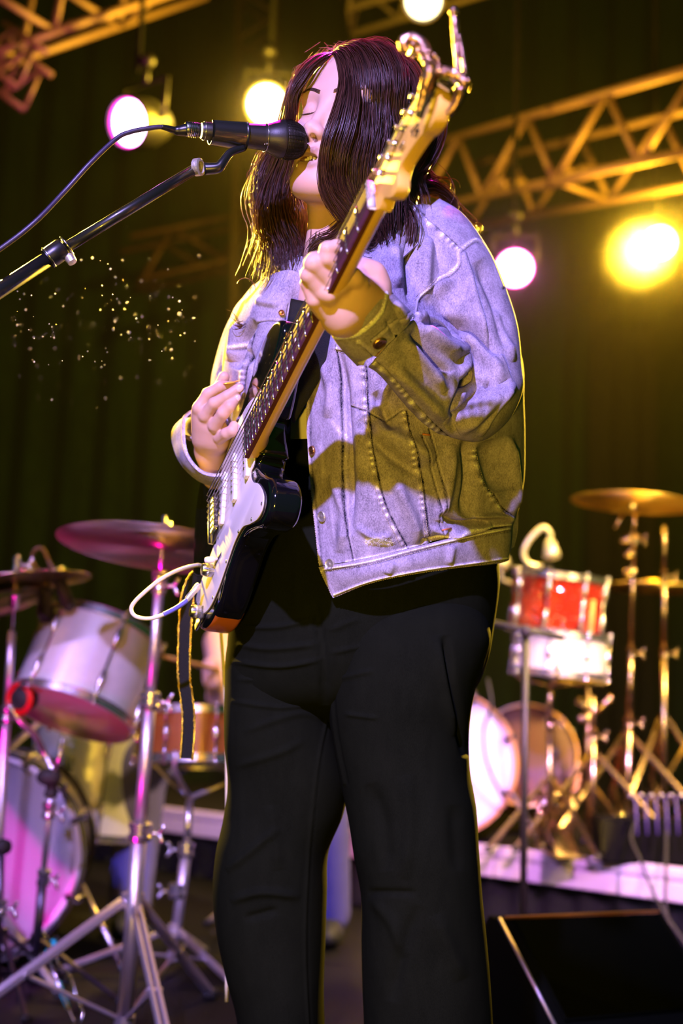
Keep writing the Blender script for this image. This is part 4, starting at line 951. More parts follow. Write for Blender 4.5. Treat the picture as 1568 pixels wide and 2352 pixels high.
m.add(G.reshape(-1, 3), f); m.build('neck', MAPLE, gt, sharp=50)
# fingerboard, frets, strings
G = []
for a in np.linspace(.176, .646, 40):
    u = (a - .176) / .47; w = .0282 * (1 - u) + .0214 * u; G.append([GP(a, w * t_, .0052 - .0010 * t_ * t_) for t_ in np.linspace(1, -1, 9)] + [GP(a, -w, -.0018), GP(a, w, -.0018)])
G = np.array(G); m = MB(); m.grid(G, True, 0, .5, True); FB = m.build('fingerboard', ROSE, gt, sharp=40)
for k in range(1, 23):
    a = .648 * 2 ** (-k / 12) ; u = (a - .176) / .47; w = .0282 * (1 - u) + .0214 * u
    m = MB(); m.tube([GP(a, w * t_ * .98, .0056 - .0010 * t_ * t_) for t_ in np.linspace(-1, 1, 7)], .0013, 6); m.build('fret', NICKEL, FB)
for a in (.648 * 2 ** (-(k - .5) / 12) for k in (3, 5, 7, 9, 15, 17, 19, 21)):
    m = MB(); m.lathe(GP(a, 0, .0052), GN, [(.0032, -.001), (.0032, .0003), (0, .0003)], 14); m.build('inlay', WHITEP, FB)
m = MB(); m.box(GP(.6495, 0, .003), (.0045, .043, .0095), Tt, .001); m.build('nut', WHITEP, gt)
for k in range(6):
    e0 = (k - 2.5) * .0104; e1 = (k - 2.5) * .0070; post = .670 + .0212 * (5 - k); pe = -.012 + .004 * 0
    m = MB(); m.tube([GP(-.006, e0, -.001), GP(0, e0, .0095), GP(.25, e0 * .8 + e1 * .2, .0095), GP(.648, e1, .0088), GP(post, -.016, .0015)], .00022 + .00011 * (5 - k) + .00012, 5, True); m.build('string', NICKEL, gt)
# headstock (drops behind the nut), six tuners on the bass side
HD = [(.650, .0215), (.672, .022), (.684, .032), (.700, .042), (.716, .040), (.722, .026), (.740, .022), (.790, .030), (.812, .040), (.834, .044), (.850, .034), (.853, .014), (.842, -.006), (.828, -.024), (.800, -.030), (.740, -.030), (.690, -.027), (.668, -.022), (.650, -.0215)]
HD = [(.65 + (a - .65) * .80, e) for a, e in HD]; hs = catmull(np.array(HD), 90, True) * GS
m = MB(); m.prism(BR + GN * (-.018) * GS, GA, GE, GN, hs, .0145, .0012); m.build('headstock', MAPLE, gt, sharp=40)
for k in range(6):
    a = .670 + .0212 * k; e = -.030 if k else -.026
    m = MB(); m.lathe(GP(a, -.016, -.004), GN, [(.0042, 0), (.0042, .002), (.0028, .0025), (.0026, .011), (.0030, .012), (0, .012)], 14)
    m.box(GP(a, -.018, -.0215), (.014, .020, .007), Tt, .002); m.cyl(GP(a, -.026, -.0215), GP(a, -.041, -.0215), .0019, n=8); m.ball(GP(a, -.047, -.0215), 1, 12, (.0068, .0085, .0040), Tt); m.build('tuner', NICKEL, gt)
m = MB(); m.tube([GP(.725, .006, -.002), GP(.725, .006, .000), GP(.735, .008, .000)], .0016, 6); m.build('string_tree', NICKEL, gt)
# script lettering fragments left readable on the headstock
def letters(strokes, mk, o, ax, ay, nz, r, nm, par):
    m = MB()
    for st in strokes:
        pts = [o + ax * x + ay * y + nz * .0004 for x, y in catmull(np.array(st, float), 14)]; m.tube(pts, r, 5)
    return m.build(nm, mk, par)
INK = mat('black_ink', (.01, .006, .003), .6)
HSM = mat('satin_maple', (.85, .52, .10), .6, var=.06, vscale=30); gt.children[[c.name for c in gt.children].index('headstock')].data.materials[0] = HSM; side = GE; o = GP(.752, .008, -.0035)
letters([[(0, 0), (.007, .001), (.013, .004), (.009, .008), (.004, .005)], [(.003, .011), (.010, .011), (.012, .015), (.006, .016), (.003, .013)], [(-.004, -.004), (-.001, .002), (-.003, .006)]], INK, o, GA, GE, GN, .0010, 'lettering', gt)
# strap button and jack
m = MB(); m.lathe(GP(-.157, 0, -.034), -GA, [(.004, 0), (.003, .004), (.0065, .010), (.006, .013), (0, .0135)], 16); m.build('strap_button', NICKEL, gt)
m = MB(); m.box(GP(-.105, .128, 0) + GN * (BZ1 + .002), (.045, .022, .004), Tt, .002); m.build('jack_plate', NICKEL, gt)

# ---- capo clipped on the headstock: ornate cast claw with two arms
CAPM = mat('capo_metal', (.55, .33, .22), .32, 1.0, bump=1.0, bscale=140, var=.6, vscale=170)
cp = MB(); cdp = 1.245
def pt(lst): return PN(np.array([(x, y, d + cdp) for x, y, d in lst], float))
cp.tube(catmull(pt([(940, 118, .0), (928, 108, .0), (930, 92, 0), (948, 88, 0), (968, 102, 0), (980, 130, 0), (992, 152, .0), (1010, 165, 0), (1030, 168, 0), (1052, 176, .0), (1066, 190, .0), (1062, 208, .005)]), 60), np.interp(np.arange(60), [0, 8, 16, 30, 40, 59], [.0045, .0062, .0060, .0068, .0062, .0062]), 12)
cp.tube(catmull(pt([(992, 150, 0), (985, 175, 0), (976, 205, .005), (968, 235, .01), (962, 255, .012)]), 30), np.linspace(.0085, .0045, 30), 10)
cp.tube(catmull(pt([(1060, 200, 0), (1054, 222, .004), (1040, 250, .008), (1026, 262, .01)]), 20), np.linspace(.0075, .0035, 20), 10)
for k in range(46):
    u = rng.random(); base = catmull(pt([(945, 92, -.004), (985, 140, -.005), (1030, 168, -.005), (1062, 196, -.004)]), 60)[int(u * 59)]; cp.ball(base + rng.normal(size=3) * .0035, .0014 + .0014 * rng.random(), 6)
body_c = cp.thing('guitar_capo', CAPM, 'ornate cast metal capo clipped to the headstock of the guitar', 'capo')
m = MB(); m.tube(catmull(pt([(1048, 176, 0), (1050, 140, 0), (1047, 105, 0), (1046, 82, 0), (1045, 55, 0), (1041, 28, 0)]), 40), np.interp(np.arange(40), [0, 20, 30, 39], [.0026, .0034, .0042, .0030]), 8); m.ball(pt([(1042, 27, 0)])[0], .0052, 10); m.build('lever', CAPM, body_c)
m = MB(); m.tube(catmull(pt([(1069, 186, 0), (1064, 140, 0), (1058, 105, 0), (1052, 80, 0)]), 30), .0026, 8); m.build('lever', CAPM, body_c)
m = MB(); m.tube(catmull(pt([(1000, 178, .006), (990, 205, .006), (970, 245, .01), (960, 270, .014)]), 24), .0042, 8); m.build('rubber_pad', BLACKP, body_c)
m = MB(); m.tube(catmull(pt([(1010, 178, .0), (1030, 182, 0), (1046, 196, 0)]), 20), .0055, 8); m.build('rubber_pad', BLACKP, body_c)

# ---- guitar strap: worn over the shoulder and the loose tail hanging from the end
STRAP = mat('strap_web', (.006, .007, .008), .9, bump=.6, bscale=700)
SEQ = mat('gold_thread', (.9, .62, .08), .25, .9, bump=1, bscale=600)
def ribbon(path, w, up, thick=.0022):
    p = np.asarray(path, float); t_ = np.gradient(p, axis=0); t_ /= np.linalg.norm(t_, axis=1)[:, None]; s_ = np.cross(t_, up); s_ /= np.linalg.norm(s_, axis=1)[:, None]
    return np.stack([p + s_ * w * x for x in np.linspace(-1, 1, 7)], 1), s_
pa = PN(catmull(np.array([(452, 1322, 1.955), (438, 1345, 1.965), (428, 1390, 1.97), (424, 1450, 1.97), (422, 1520, 1.97), (424, 1570, 1.97), (432, 1640, 1.97), (431, 1700, 1.97), (428, 1742, 1.97)], float), 70))
G, s_ = ribbon(pa, .0088, unit(pa[30] - MCN[:3, 3])); m = MB(); m.grid(G, False, .0022)
st = m.thing('guitar_strap', STRAP, 'black woven strap with gold edging, its tail hanging below the guitar', 'strap')
for s in (-1, 1):
    m = MB(); e = pa + s_ * s * .0092; n_ = len(e) * 3; ee = catmull(e, n_)
    for q_ in ee: m.ball(q_ + rng.normal(size=3) * .0004, .0016 + .0007 * rng.random(), 6)
    tag(m.build('edging', SEQ, st), kind='stuff')
pa = PN(catmull(np.array([(690, 690, 1.80), (676, 760, 1.79), (640, 840, 1.80), (600, 930, 1.84), (570, 1000, 1.86)], float), 30)); G, s_ = ribbon(pa, .014, unit(pa[10] - MCN[:3, 3]))
m = MB(); m.grid(G, False, .002); m.build('webbing', STRAP, st)
pa = PN(catmull(np.array([(785, 720, 1.80), (752, 790, 1.79), (722, 845, 1.79), (690, 900, 1.80), (655, 960, 1.81)], float), 30)); G, s_ = ribbon(pa, .015, unit(pa[10] - MCN[:3, 3]))
m = MB(); m.grid(G, False, .002); m.build('webbing', STRAP, st)
# ---- cable
WC = mat('white_cable', (.80, .74, .60), .35, coat=.3); BLC = mat('blue_sleeve', (.16, .15, .62), .4)
pa = catmull(PN(np.array([(452, 1352, 1.87), (430, 1378, 1.86), (395, 1402, 1.84), (350, 1420, 1.83), (312, 1416, 1.83), (302, 1394, 1.84), (330, 1362, 1.86), (380, 1324, 1.89), (430, 1303, 1.94), (470, 1300, 1.98), (500, 1330, 2.02), (505, 1420, 2.05), (520, 1700, 2.10), (520, 2300, 2.12)], float)), 160)
m = MB(); m.tube(pa, .0030, 10); cab = m.thing('guitar_cable', WC, 'pale instrument cable looping out beside the bottom of the guitar', 'cable')
m = MB(); m.tube(pa[13:31], .0036, 10); m.build('cable_sleeve', BLC, cab)
a_, b_ = P(452, 1350, 1.87), P(426, 1380, 1.858); m = MB(); v = unit(b_ - a_); m.lathe(a_ - v * .006, v, [(.0045, 0), (.0052, .003), (.0052, .010), (.0046, .012), (.0046, .026), (.0038, .030)], 18); m.build('plug', SILVERB, cab, sharp=40)
# ---- plectrum
m = MB(); c = P(531, 879, 1.858); n_ = unit(np.array([-.2, -.35, .9])); x_, y_, _ = frame(n_)
tri = [(math.cos(t_) * (.0125 + .0022 * math.cos(3 * t_)), math.sin(t_) * (.0125 + .0022 * math.cos(3 * t_))) for t_ in np.linspace(0, 2 * PI, 30, endpoint=False)]
m.prism(c, x_, y_, n_, tri, .0010, .0003); m.thing('plectrum', mat('orange_plastic', (.80, .30, .02), .3), 'orange guitar pick held in the fingers of the picking hand', 'guitar pick')

# ================================================================== microphone, clip, boom
MICB = mat('mic_black', (.010, .009, .008), .42, bump=.1, bscale=900)
mic_d = 1.74
a_, b_ = P(462, 300, 1.70), P(652, 321, mic_d); v = unit(b_ - a_); L_ = np.linalg.norm(b_ - a_)
m = MB(); m.lathe(a_, v, [(.0105, 0), (.0118, .003), (.0125, .02), (.0150, .05), (.0178, .085), (.0185, L_ - .026), (.0215, L_ - .018), (.0262, L_ - .006), (.0262, L_ - .002), (.020, L_)], 40)
mic = m.thing('microphone', MICB, 'black handheld microphone on a boom, touching the lips of the singer', 'microphone', sharp=50)
grm = bpy.data.materials.new('mic_grille'); grm.use_nodes = True; N, L = nt(grm); b = N['Principled BSDF']; b.inputs['Base Color'].default_value = (.02, .018, .015, 1); b.inputs['Metallic'].default_value = .6; b.inputs['Roughness'].default_value = .5
m = MB(); m.lathe(b_ - v * .003, v, [(.0245, 0), (.0262, .004), (.0262, .012), (.0245, .020), (.0200, .0275), (.012, .0325), (0, .034)], 40); m.build('grille', grm, mic)
m = MB()
for k in range(16):   # woven wire rings and meridians of the grille
    h = .002 + .0305 * k / 15; rr = np.interp(h, [0, .004, .012, .020, .0275, .0325, .034], [.0247, .0264, .0264, .0247, .0202, .0122, .002]); m.ring(b_ - v * .003 + v * h, v, rr, .0004, 36, 4)
x_, y_, _ = frame(v)
for k in range(36):
    t_ = k / 36 * 2 * PI; e = x_ * math.cos(t_) + y_ * math.sin(t_); m.tube([b_ - v * .003 + v * h + e * rr for rr, h in ((.0264, .002), (.0266, .012), (.0249, .020), (.0204, .0275), (.012, .0327))], .00035, 4, False)
tag(m.build('grille_mesh', mat('dark_wire', (.03, .025, .02), .35, .8), mic), kind='stuff')
for h in (L_ - .027, .004): m = MB(); m.ring(a_ + v * h, v, .0188 if h > .05 else .0122, .0010, 36, 6); m.build('collar_ring', NICKEL, mic)
# the small emblem: interlocked letters on the body
o = P(613, 326, mic_d - .019 - .0035); ax_, ay_ = MCN[:3, 0], MCN[:3, 1]; s_ = .0016
letters([[(-2, -2.4), (-1.2, 1.2)], [(-1.2, 1.2), (.2, 1.8), (.4, .6), (-1.4, .2)], [(-.2, -2.2), (.2, .2)], [(.2, .0), (1.2, .8), (1.6, -.2), (1.4, -2)], [(-1, 2.6), (.4, 3.2), (.6, 2.2), (-.6, 2)]], mat('silver_print', (.7, .65, .6), .4), o, ax_ * s_, ay_ * s_, -MCN[:3, 2] * -1, .0004, 'emblem', mic)
# cable connector and lead
m = MB(); c0 = a_ - v * .002; m.lathe(c0, -v, [(.0098, 0), (.0098, .018), (.0090, .020)], 28)
xl = m.thing('microphone_lead', NICKEL, 'black microphone lead running down to the left edge of the stage view', 'cable', loc=c0)
m = MB()
for k in range(5): m.ring(c0 - v * (.005 + .0024 * k), v, .0099, .0006, 24, 4)
tag(m.build('grip_ridge', BLACKP, xl), kind='stuff')
pa = catmull(PN(np.array([(428, 299, 1.694), (405, 300, 1.69), (372, 292, 1.68), (340, 295, 1.675), (300, 303, 1.67), (268, 318, 1.665), (210, 372, 1.65), (150, 438, 1.64), (80, 510, 1.62), (0, 572, 1.61), (-120, 650, 1.6), (-300, 900, 1.6), (-340, 1500, 1.7), (-300, 2500, 1.75)], float)), 160)
m = MB(); m.tube(pa[:26], np.interp(np.arange(26), [0, 12, 14, 25], [.0088, .0062, .0048, .0034]), 14); m.build('boot_sleeve', BLACKP, xl)
m = MB(); m.tube(pa[16:], .0032, 10); m.build('lead', mat('lead_rubber', (.03, .022, .06), .38), xl)
# stand
STB = mat('stand_black', (.008, .009, .009), .32, coat=.3)
c1, c0_ = P(452, 386, 1.69), P(-60, 706, 1.60); v2 = unit(c1 - c0_)
kn = P(150, 565, 1.637)
base = P(-330, 880, 1.55); base[2] = 0
sd = thing('microphone_stand', 'black boom microphone stand reaching in from the left edge', 'microphone stand', base)
m = MB(); m.cyl(P(120, 588, 1.633), c1, .0072, n=18); m.build('boom_arm', STB, sd)
far = P(-330, 880, 1.55); m = MB(); m.cyl(far, P(118, 590, 1.632), .0098, n=20); m.build('outer_tube', STB, sd)
v3 = unit(P(160, 560, 1.638) - P(100, 602, 1.63)); m = MB(); m.lathe(P(108, 596, 1.631), v3, [(.0100, 0), (.0135, .001), (.0140, .010), (.0140, .024), (.0120, .027), (.008, .028)], 26); m.build('clutch', BLACKP, sd, sharp=40)
m = MB(); m.ring(P(112, 592, 1.631), v3, .0140, .0009, 28, 6); m.ring(P(153, 566, 1.637), v3, .0135, .0011, 28, 6); m.build('clutch_ring', NICKEL, sd)
o = P(150, 578, 1.637); w_ = unit(P(166, 602, 1.632) - o); m = MB(); m.lathe(o, w_, [(.0026, 0), (.0026, .007), (.0060, .008), (.0068, .012), (.0060, .019), (0, .020)], 14); m.build('wing_screw', SILVERB, sd, sharp=40)
m = MB(); m.cyl([base[0], base[1], .02], far, .011, n=16); m.lathe([base[0], base[1], 0], (0, 0, 1), [(.13, 0), (.13, .012), (.10, .022), (.03, .028), (.014, .06)], 36); m.build('pole', STB, sd)
# threaded sleeve ring and the clip cradle
m = MB(); q0 = P(455, 384, 1.69); va = unit(P(480, 384, 1.69) - q0 + MCN[:3, 2] * .006); m.lathe(q0 - va * .005, va, [(.0095, 0), (.0118, .0008), (.0118, .0085), (.0100, .010), (.0082, .0100), (.0082, 0), (.0095, 0)], 30); m.build('thread_ring', SILVERB, sd, sharp=40)
clip = MB(); cc = P(505, 340, 1.715)
clip.tube(catmull(PN(np.array([(470, 388, 1.69), (500, 385, 1.69), (512, 372, 1.692), (530, 350, 1.70), (560, 340, 1.71)], float)), 24), np.linspace(.0085, .0045, 24), 12)
sh = []
for s_ in np.linspace(.012, .062, 14):
    row = []; R_ = .0150 + .055 * s_
    for t_ in np.linspace(-2.3, 2.3, 26):
        dn = unit(-MCN[:3, 1] * 1.0); sd_ = unit(np.cross(v, dn)); row.append(a_ + v * s_ + (dn * math.cos(t_) + sd_ * math.sin(t_)) * R_)
    sh.append(row)
clip.grid(np.array(sh), False, .0024); clip.build('microphone_clip', STB, sd)
# ================================================================== floor, riser, drapes
def struct(o, kind='structure'): o['kind'] = kind; return o
FLOORM = mat('stage_floor', (.004, .004, .0045), .6, bump=.3, bscale=40, var=.4, vscale=6, spec=.15)
DRAPE = mat('drape', (.0012, .018, .002), .95, bump=.4, bscale=300, var=.3, vscale=3)
DRAPED = mat('dark_drape', (.001, .003, .001), .95, bump=.4, bscale=300)
m = MB(); m.box((0, 5.2, -.05), (16, 9.4, .1)); struct(m.build('floor', FLOORM, smooth=False))
def curtain(x0, x1, y, z0, z1, amp, per, mt, nm):
    n = int((x1 - x0) / per * 10); xs = np.linspace(x0, x1, n); zs = np.linspace(z0, z1, 8)
    G = np.array([[[x, y + amp * math.sin(x / per * 2 * PI + .6 * math.sin(x * 3.1)) * (1 - .25 * (z - z0) / (z1 - z0)), z] for x in xs] for z in zs])
    m = MB(); m.grid(G, False, .01); return m.build(nm, mt)
struct(curtain(-8, 8, 9.6, 0, 7.5, .07, .34, DRAPE, 'wall_back'))
tag(curtain(P(1385, 900, 9)[0], P(1545, 900, 9)[0], 9.2, .0, 4.4, .05, .2, DRAPED, 'stage_curtain'), 'narrow near-black curtain hanging behind the right drum kit', 'curtain')
m = MB(); m.box((0, 5.0, 7.6), (16, 10, .1)); struct(m.build('ceiling', mat('roof_skin', (.01, .012, .01), .9), smooth=False))
ALU = mat('aluminium', (.70, .60, .72), .5, .25, bump=.1, bscale=200)
GREYP = mat('deck_top', (.008, .007, .006), .7, spec=.2)
RZ = .30
ra, rb = PZ(340, 1850, RZ), PZ(1568, 1996, RZ); rd = unit((rb - ra) * [1, 1, 0]); rn = np.array([-rd[1], rd[0], 0]); rn = rn if rn[1] > 0 else -rn
# riser: individual deck panels with aluminium rails
L_ = np.linalg.norm((rb - ra)[:2]); x0 = -1.6; pw = 1.22
rz_ = thing('drum_riser', 'low stage riser with aluminium edge rails under the right drum kit', 'stage riser', ra + rd * (L_ / 2) - [0, 0, RZ])
k = 0
while x0 < L_ + 1.8:
    c = ra + rd * (x0 + pw / 2) + rn * 1.22; R = np.array([rd, rn, [0, 0, 1.]])
    m = MB(); m.box([c[0], c[1], RZ - .012], (pw - .006, 2.44, .02), R); dk = m.build('deck_panel', GREYP, rz_, smooth=False)
    m = MB(); e = ra + rd * (x0 + pw / 2) - rn * .012
    m.box([e[0], e[1], RZ - .018], (pw - .008, .030, .034), R, .003); m.box([e[0], e[1], RZ - .076], (pw - .008, .030, .066), R, .004); m.box([e[0] + rn[0] * .006, e[1] + rn[1] * .006, RZ - .05], (pw - .008, .018, .11), R); m.build('edge_rail', ALU, rz_, sharp=40)
    for s in (-1, 1):
        lp = ra + rd * (x0 + pw / 2 + s * (pw / 2 - .06)) + rn * .06; m = MB(); m.cyl([lp[0], lp[1], 0], [lp[0], lp[1], RZ - .1], .022, n=12); m.build('leg', ALU, rz_)
    x0 += pw
# black valance strips below the riser rail
cp_ = [ra + rd * t_ + rn * (.03 + .012 * math.sin(t_ * 46)) for t_ in np.linspace(-1.5, L_ + 1.7, 500)]
G = np.array([[[p[0], p[1], z] for p in cp_] for z in (.005, .1, RZ - .11)]); m = MB(); m.grid(G, False, .003); m.build('valance', DRAPED, rz_)

# ================================================================== drum hardware builders
HW = mat('stand_metal', (.78, .72, .78), .26, .95)
HWS = mat('satin_metal', (.70, .62, .72), .38, .85)
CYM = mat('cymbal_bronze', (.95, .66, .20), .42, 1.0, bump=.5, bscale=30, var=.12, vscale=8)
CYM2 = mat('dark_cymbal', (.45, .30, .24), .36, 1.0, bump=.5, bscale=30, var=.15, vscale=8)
FELT = mat('felt', (.04, .03, .03), .9)
HEADW = mat('drum_head', (.86, .82, .80), .5, var=.05, trans=.3)
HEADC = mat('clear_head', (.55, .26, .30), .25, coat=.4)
RUB = mat('rubber', (.012, .012, .012), .7)
def adj(px, py, d): return P(px, py, d)
def on_floor(p, z=0.0): return np.array([p[0], p[1], z])
def cymbal(center, normal, R, name, label, m_, group=None, dome=.16):
    n = unit(normal); mb = MB(); th = .0018
    pr = [(R, 0), (R * .8, R * .045), (R * .45, R * .085), (R * .22, R * .11), (R * .19, R * .15), (R * .10, R * dome), (.006, R * dome * 1.08), (.006, R * dome * 1.08 - th), (R * .10, R * dome - th), (R * .19, R * .15 - th), (R * .22, R * .11 - th), (R * .45, R * .085 - th), (R * .8, R * .045 - th), (R, -th * .6), (R, 0)]
    mb.lathe(center, n, pr, 72); 
    o = mb.thing(name, m_, label, 'cymbal', group)
    g = MB()
    for k in range(1, 16): r_ = R * (.26 + .045 * k); g.ring(center + n * (np.interp(r_, [R * .22, R * .45, R * .8, R], [R * .11, R * .085, R * .045, 0]) - th), n, r_, .0007, 64, 4)
    tag(g.build('tone_groove', m_, o), kind='stuff')
    return o, center + n * R * dome * 1.08
def tripod(par, base, top_z, spread, tube, yaws, mtl, floor_z, hub_low=None, double=True, brace=.5):
    """three flat-strap legs from a collar at top_z, braces to a low hub"""
    hub = np.array([base[0], base[1], top_z]); low = np.array([base[0], base[1], hub_low if hub_low is not None else floor_z + .03])
    m = MB(); m.lathe(hub - [0, 0, .02], (0, 0, 1), [(tube * 1.2, 0), (tube * 2.1, .004), (tube * 2.1, .036), (tube * 1.2, .04)], 20); m.build('collar', mtl, par, sharp=40)
    m = MB(); m.lathe(low - [0, 0, .014], (0, 0, 1), [(tube * 1.1, 0), (tube * 1.9, .003), (tube * 1.9, .026), (tube * 1.1, .028)], 20); m.build('collar', mtl, par, sharp=40)
    for y in yaws:
        d = np.array([math.cos(y), math.sin(y), 0]); sd = np.array([-d[1], d[0], 0]); ft = base * [1, 1, 0] + d * spread + [0, 0, floor_z + .016]; a_ = hub + d * tube * 1.8
        m = MB(); ax = unit(ft - a_); R = np.array([ax, sd, np.cross(ax, sd)]); Lg = np.linalg.norm(ft - a_)
        if double:
            for s in (-1, 1): m.box((a_ + ft) / 2 + sd * s * tube * .62, (Lg, tube * .85, tube * 1.5), R, tube * .3)
        else: m.box((a_ + ft) / 2, (Lg, tube * 1.5, tube * 1.1), R, tube * .3)
        lg = m.build('leg', mtl, par, sharp=40)
        mid = a_ + (ft - a_) * brace; m = MB(); ax2 = unit(mid - low); R2 = np.array([ax2, sd, np.cross(ax2, sd)]); m.box((low + mid) / 2, (np.linalg.norm(mid - low), tube * .8, tube * .8), R2, tube * .2); m.build('brace', mtl, par, sharp=40)
        m = MB(); m.ball(ft, tube * 1.5, 10, (1.3, 1.3, .9)); m.build('rubber_foot', RUB, lg)
        m = MB()
        for q_ in (mid, a_): m.cyl(q_ - sd * tube * 1.4, q_ + sd * tube * 1.4, tube * .35, n=8)
        m.build('rivet', mtl, lg)
def clampset(par, p, r, d=(0, 0, 1), wing=(1, 0, 0), mtl=None):
    mtl = mtl or HW; d = unit(d); m = MB(); m.lathe(np.asarray(p) - d * .022, d, [(r * 1.05, 0), (r * 1.5, .002), (r * 1.6, .012), (r * 1.35, .016), (r * 1.35, .028), (r * 1.6, .032), (r * 1.6, .042), (r * 1.05, .044)], 22); cl = m.build('height_clamp', mtl, par, sharp=40)
    w = unit(np.asarray(wing) - d * np.dot(wing, d)); q_ = np.asarray(p) + w * r * 1.4; u_ = np.cross(d, w); m = MB(); m.cyl(q_, q_ + w * .022, .004, n=10); m.ball(q_ + w * .030 + d * .010, 1, 10, (.006, .0045, .014), np.array([w, u_, unit(d + w * .5)])); m.ball(q_ + w * .030 - d * .010, 1, 10, (.006, .0045, .014), np.array([w, u_, unit(d - w * .5)])); m.build('wing_nut', mtl, cl)
def stand_label(n, l, p): return thing(n, l, 'stand', p)
# ---- front cymbal stand with the big cymbal (left of the singer)
D0 = 3.0; top = P(375, 1228, D0); base = on_floor(P(276, 2330, D0)); base[:2] = top[:2] + (base[:2] - top[:2]) * .55
cs = stand_label('cymbal_stand', 'tall bright tripod stand under the large magenta-lit cymbal', base)
bx, by = base[0], base[1]
sl = unit(top - base)
def at_z(z): return base + (top - base) * (z / top[2])
zz = lambda py, px: proj_z(px, py)
def z_of(py, px, d=D0): return P(px, py, d)[2]
z_h = z_of(2062, 300); z_c1 = z_of(1905, 325); z_c2 = z_of(1610, 350); z_c3 = z_of(1345, 368)
m = MB(); m.cyl(at_z(.02), at_z(z_c1), .0185, n=20); m.build('lower_tube', HWS, cs)
m = MB(); m.cyl(at_z(z_c1), at_z(z_c2), .0150, n=20); m.build('middle_tube', HWS, cs)
m = MB(); m.cyl(at_z(z_c2), at_z(z_c3), .0115, n=20); m.build('upper_tube', HWS, cs)
m = MB(); m.cyl(at_z(z_c3), top + [0, 0, .045], .0050, n=14); m.build('tilter_rod', HW, cs)
clampset(cs, at_z(z_c1), .0175, sl, (1, -.3, 0)); clampset(cs, at_z(z_c2), .0145, sl, (1, -.3, 0)); clampset(cs, at_z(z_c3), .0110, sl, (1, -.4, 0))
m = MB(); m.cyl(at_z(z_c3 + .03) - [0.018, 0, 0], at_z(z_c3 + .03) + [.026, 0, 0], .009, n=12); m.build('tilter', HW, cs)
tripod(cs, base, z_h, .46, .0125, [math.radians(a) for a in (212, 292, 70)], HWS, 0, .035, True, .52)
cn = np.array([.06, .10, 1.0])
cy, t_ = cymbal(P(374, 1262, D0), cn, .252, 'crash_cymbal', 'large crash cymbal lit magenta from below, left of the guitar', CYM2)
m = MB(); m.lathe(t_ - [0, 0, .004], cn, [(.006, 0), (.021, .001), (.022, .010), (.012, .016), (.012, .028), (.005, .030)], 20); m.build('felt_and_nut', HW, cs)

# ---- drums
def drum(name, label, c, axis, R, depth, shell_m, head_t, head_b, lugs=6, group=None, cat='drum', hoop_m=None, hoop_h=.022, par_feet=None, hoop_r=1.03, lug_l=.036, double_lug=True, rods=True):
    """c: centre of the shell, axis: towards the top head"""
    n = unit(axis); c = np.asarray(c, float); t = thing(name, label, cat, c - n * depth / 2, group); a_ = c - n * depth / 2; hoop_m = hoop_m or HW
    m = MB(); m.lathe(a_, n, [(R, 0), (R, depth), (R - .006, depth), (R - .006, 0), (R, 0)], 64); sh_ = m.build('shell', shell_m, t, sharp=40)
    for s, hm_ in ((1, head_t), (-1, head_b)):
        o = c + n * s * depth / 2
        m = MB(); m.lathe(o, n * s, [(R * 1.005, -.004), (R * 1.005, .003), (R * .96, .006), (0, .006)], 64); m.build('drum_head', hm_, t, sharp=40)
        m = MB(); m.lathe(o - n * s * .008, n * s, [(R * 1.012, 0), (R * hoop_r + .004, 0), (R * hoop_r + .004, .003), (R * hoop_r, .004), (R * hoop_r, hoop_h), (R * hoop_r + .003, hoop_h + .002), (R * 1.012, hoop_h + .002), (R * 1.012, 0)], 64); m.build('hoop', hoop_m, t, sharp=40)
    x_, y_, _ = frame(n)
    for k in range(lugs):
        th = (k + .5) / lugs * 2 * PI; e = x_ * math.cos(th) + y_ * math.sin(th); w = np.cross(n, e)
        offs = ([depth * .28, -depth * .28] if double_lug else [0]); m = MB()
        for of in offs: m.ball(c + n * of + e * (R + .004), 1, 12, (.012, .010, lug_l), np.array([e, w, n]))
        if len(offs) > 1: m.box(c + e * (R + .003), (.006, .008, depth * .5), np.array([e, w, n]), .002)
        lg = m.build('lug', HW, t)
        if rods:
            for s in (-1, 1): m = MB(); o = c + n * s * (depth / 2 + hoop_h - .004) + e * (R * hoop_r + .006); m.cyl(o, c + n * s * depth * .2 + e * (R + .010), .0032, n=8); m.ball(o, .0062, 8); m.box(o - n * s * .004, (.014, .013, .010), np.array([e, w, n]), .003); m.build('tension_rod', HW, lg)
    return t, x_, y_, n
PEARL = mat('silver_wrap', (.80, .77, .82), .30, .35, coat=.6, var=.10, vscale=40)
# left rack tom, tilted towards the drummer
RTc = P(200, 1545, 3.55); ax = unit(MCN[:3, 1] * 1.0 + MCN[:3, 0] * .30 + MCN[:3, 2] * (-.60))
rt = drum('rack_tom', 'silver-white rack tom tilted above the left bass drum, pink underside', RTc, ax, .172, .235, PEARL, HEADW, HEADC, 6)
m = MB(); p_ = RTc - ax * .05; e = unit(MCN[:3, 2] + MCN[:3, 0] * .05 - ax * np.dot(MCN[:3, 2] + MCN[:3, 0] * .05, ax))
# left bass drum: front head almost facing us
BDc = P(-40, 1965, 3.95); bax = unit(np.array([.13, -1, .0])); BR_ = .285
BDc = np.array([BDc[0], BDc[1], BR_ + .03])
BDc[:2] = P(-22, 1960, 3.85)[:2]
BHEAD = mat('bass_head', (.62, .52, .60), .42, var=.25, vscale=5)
HOOPD = mat('dark_hoop', (.012, .010, .014), .35, coat=.4); HOOPL = mat('pale_hoop', (.75, .66, .80), .30, coat=.5)
bd = drum('bass_drum', 'bass drum with pale front head and dark hoop at the lower left', BDc - bax * .0, bax, BR_, .42, PEARL, BHEAD, HEADW, 8, None, 'drum', HOOPD, .040, None, 1.045, .05, True, False)
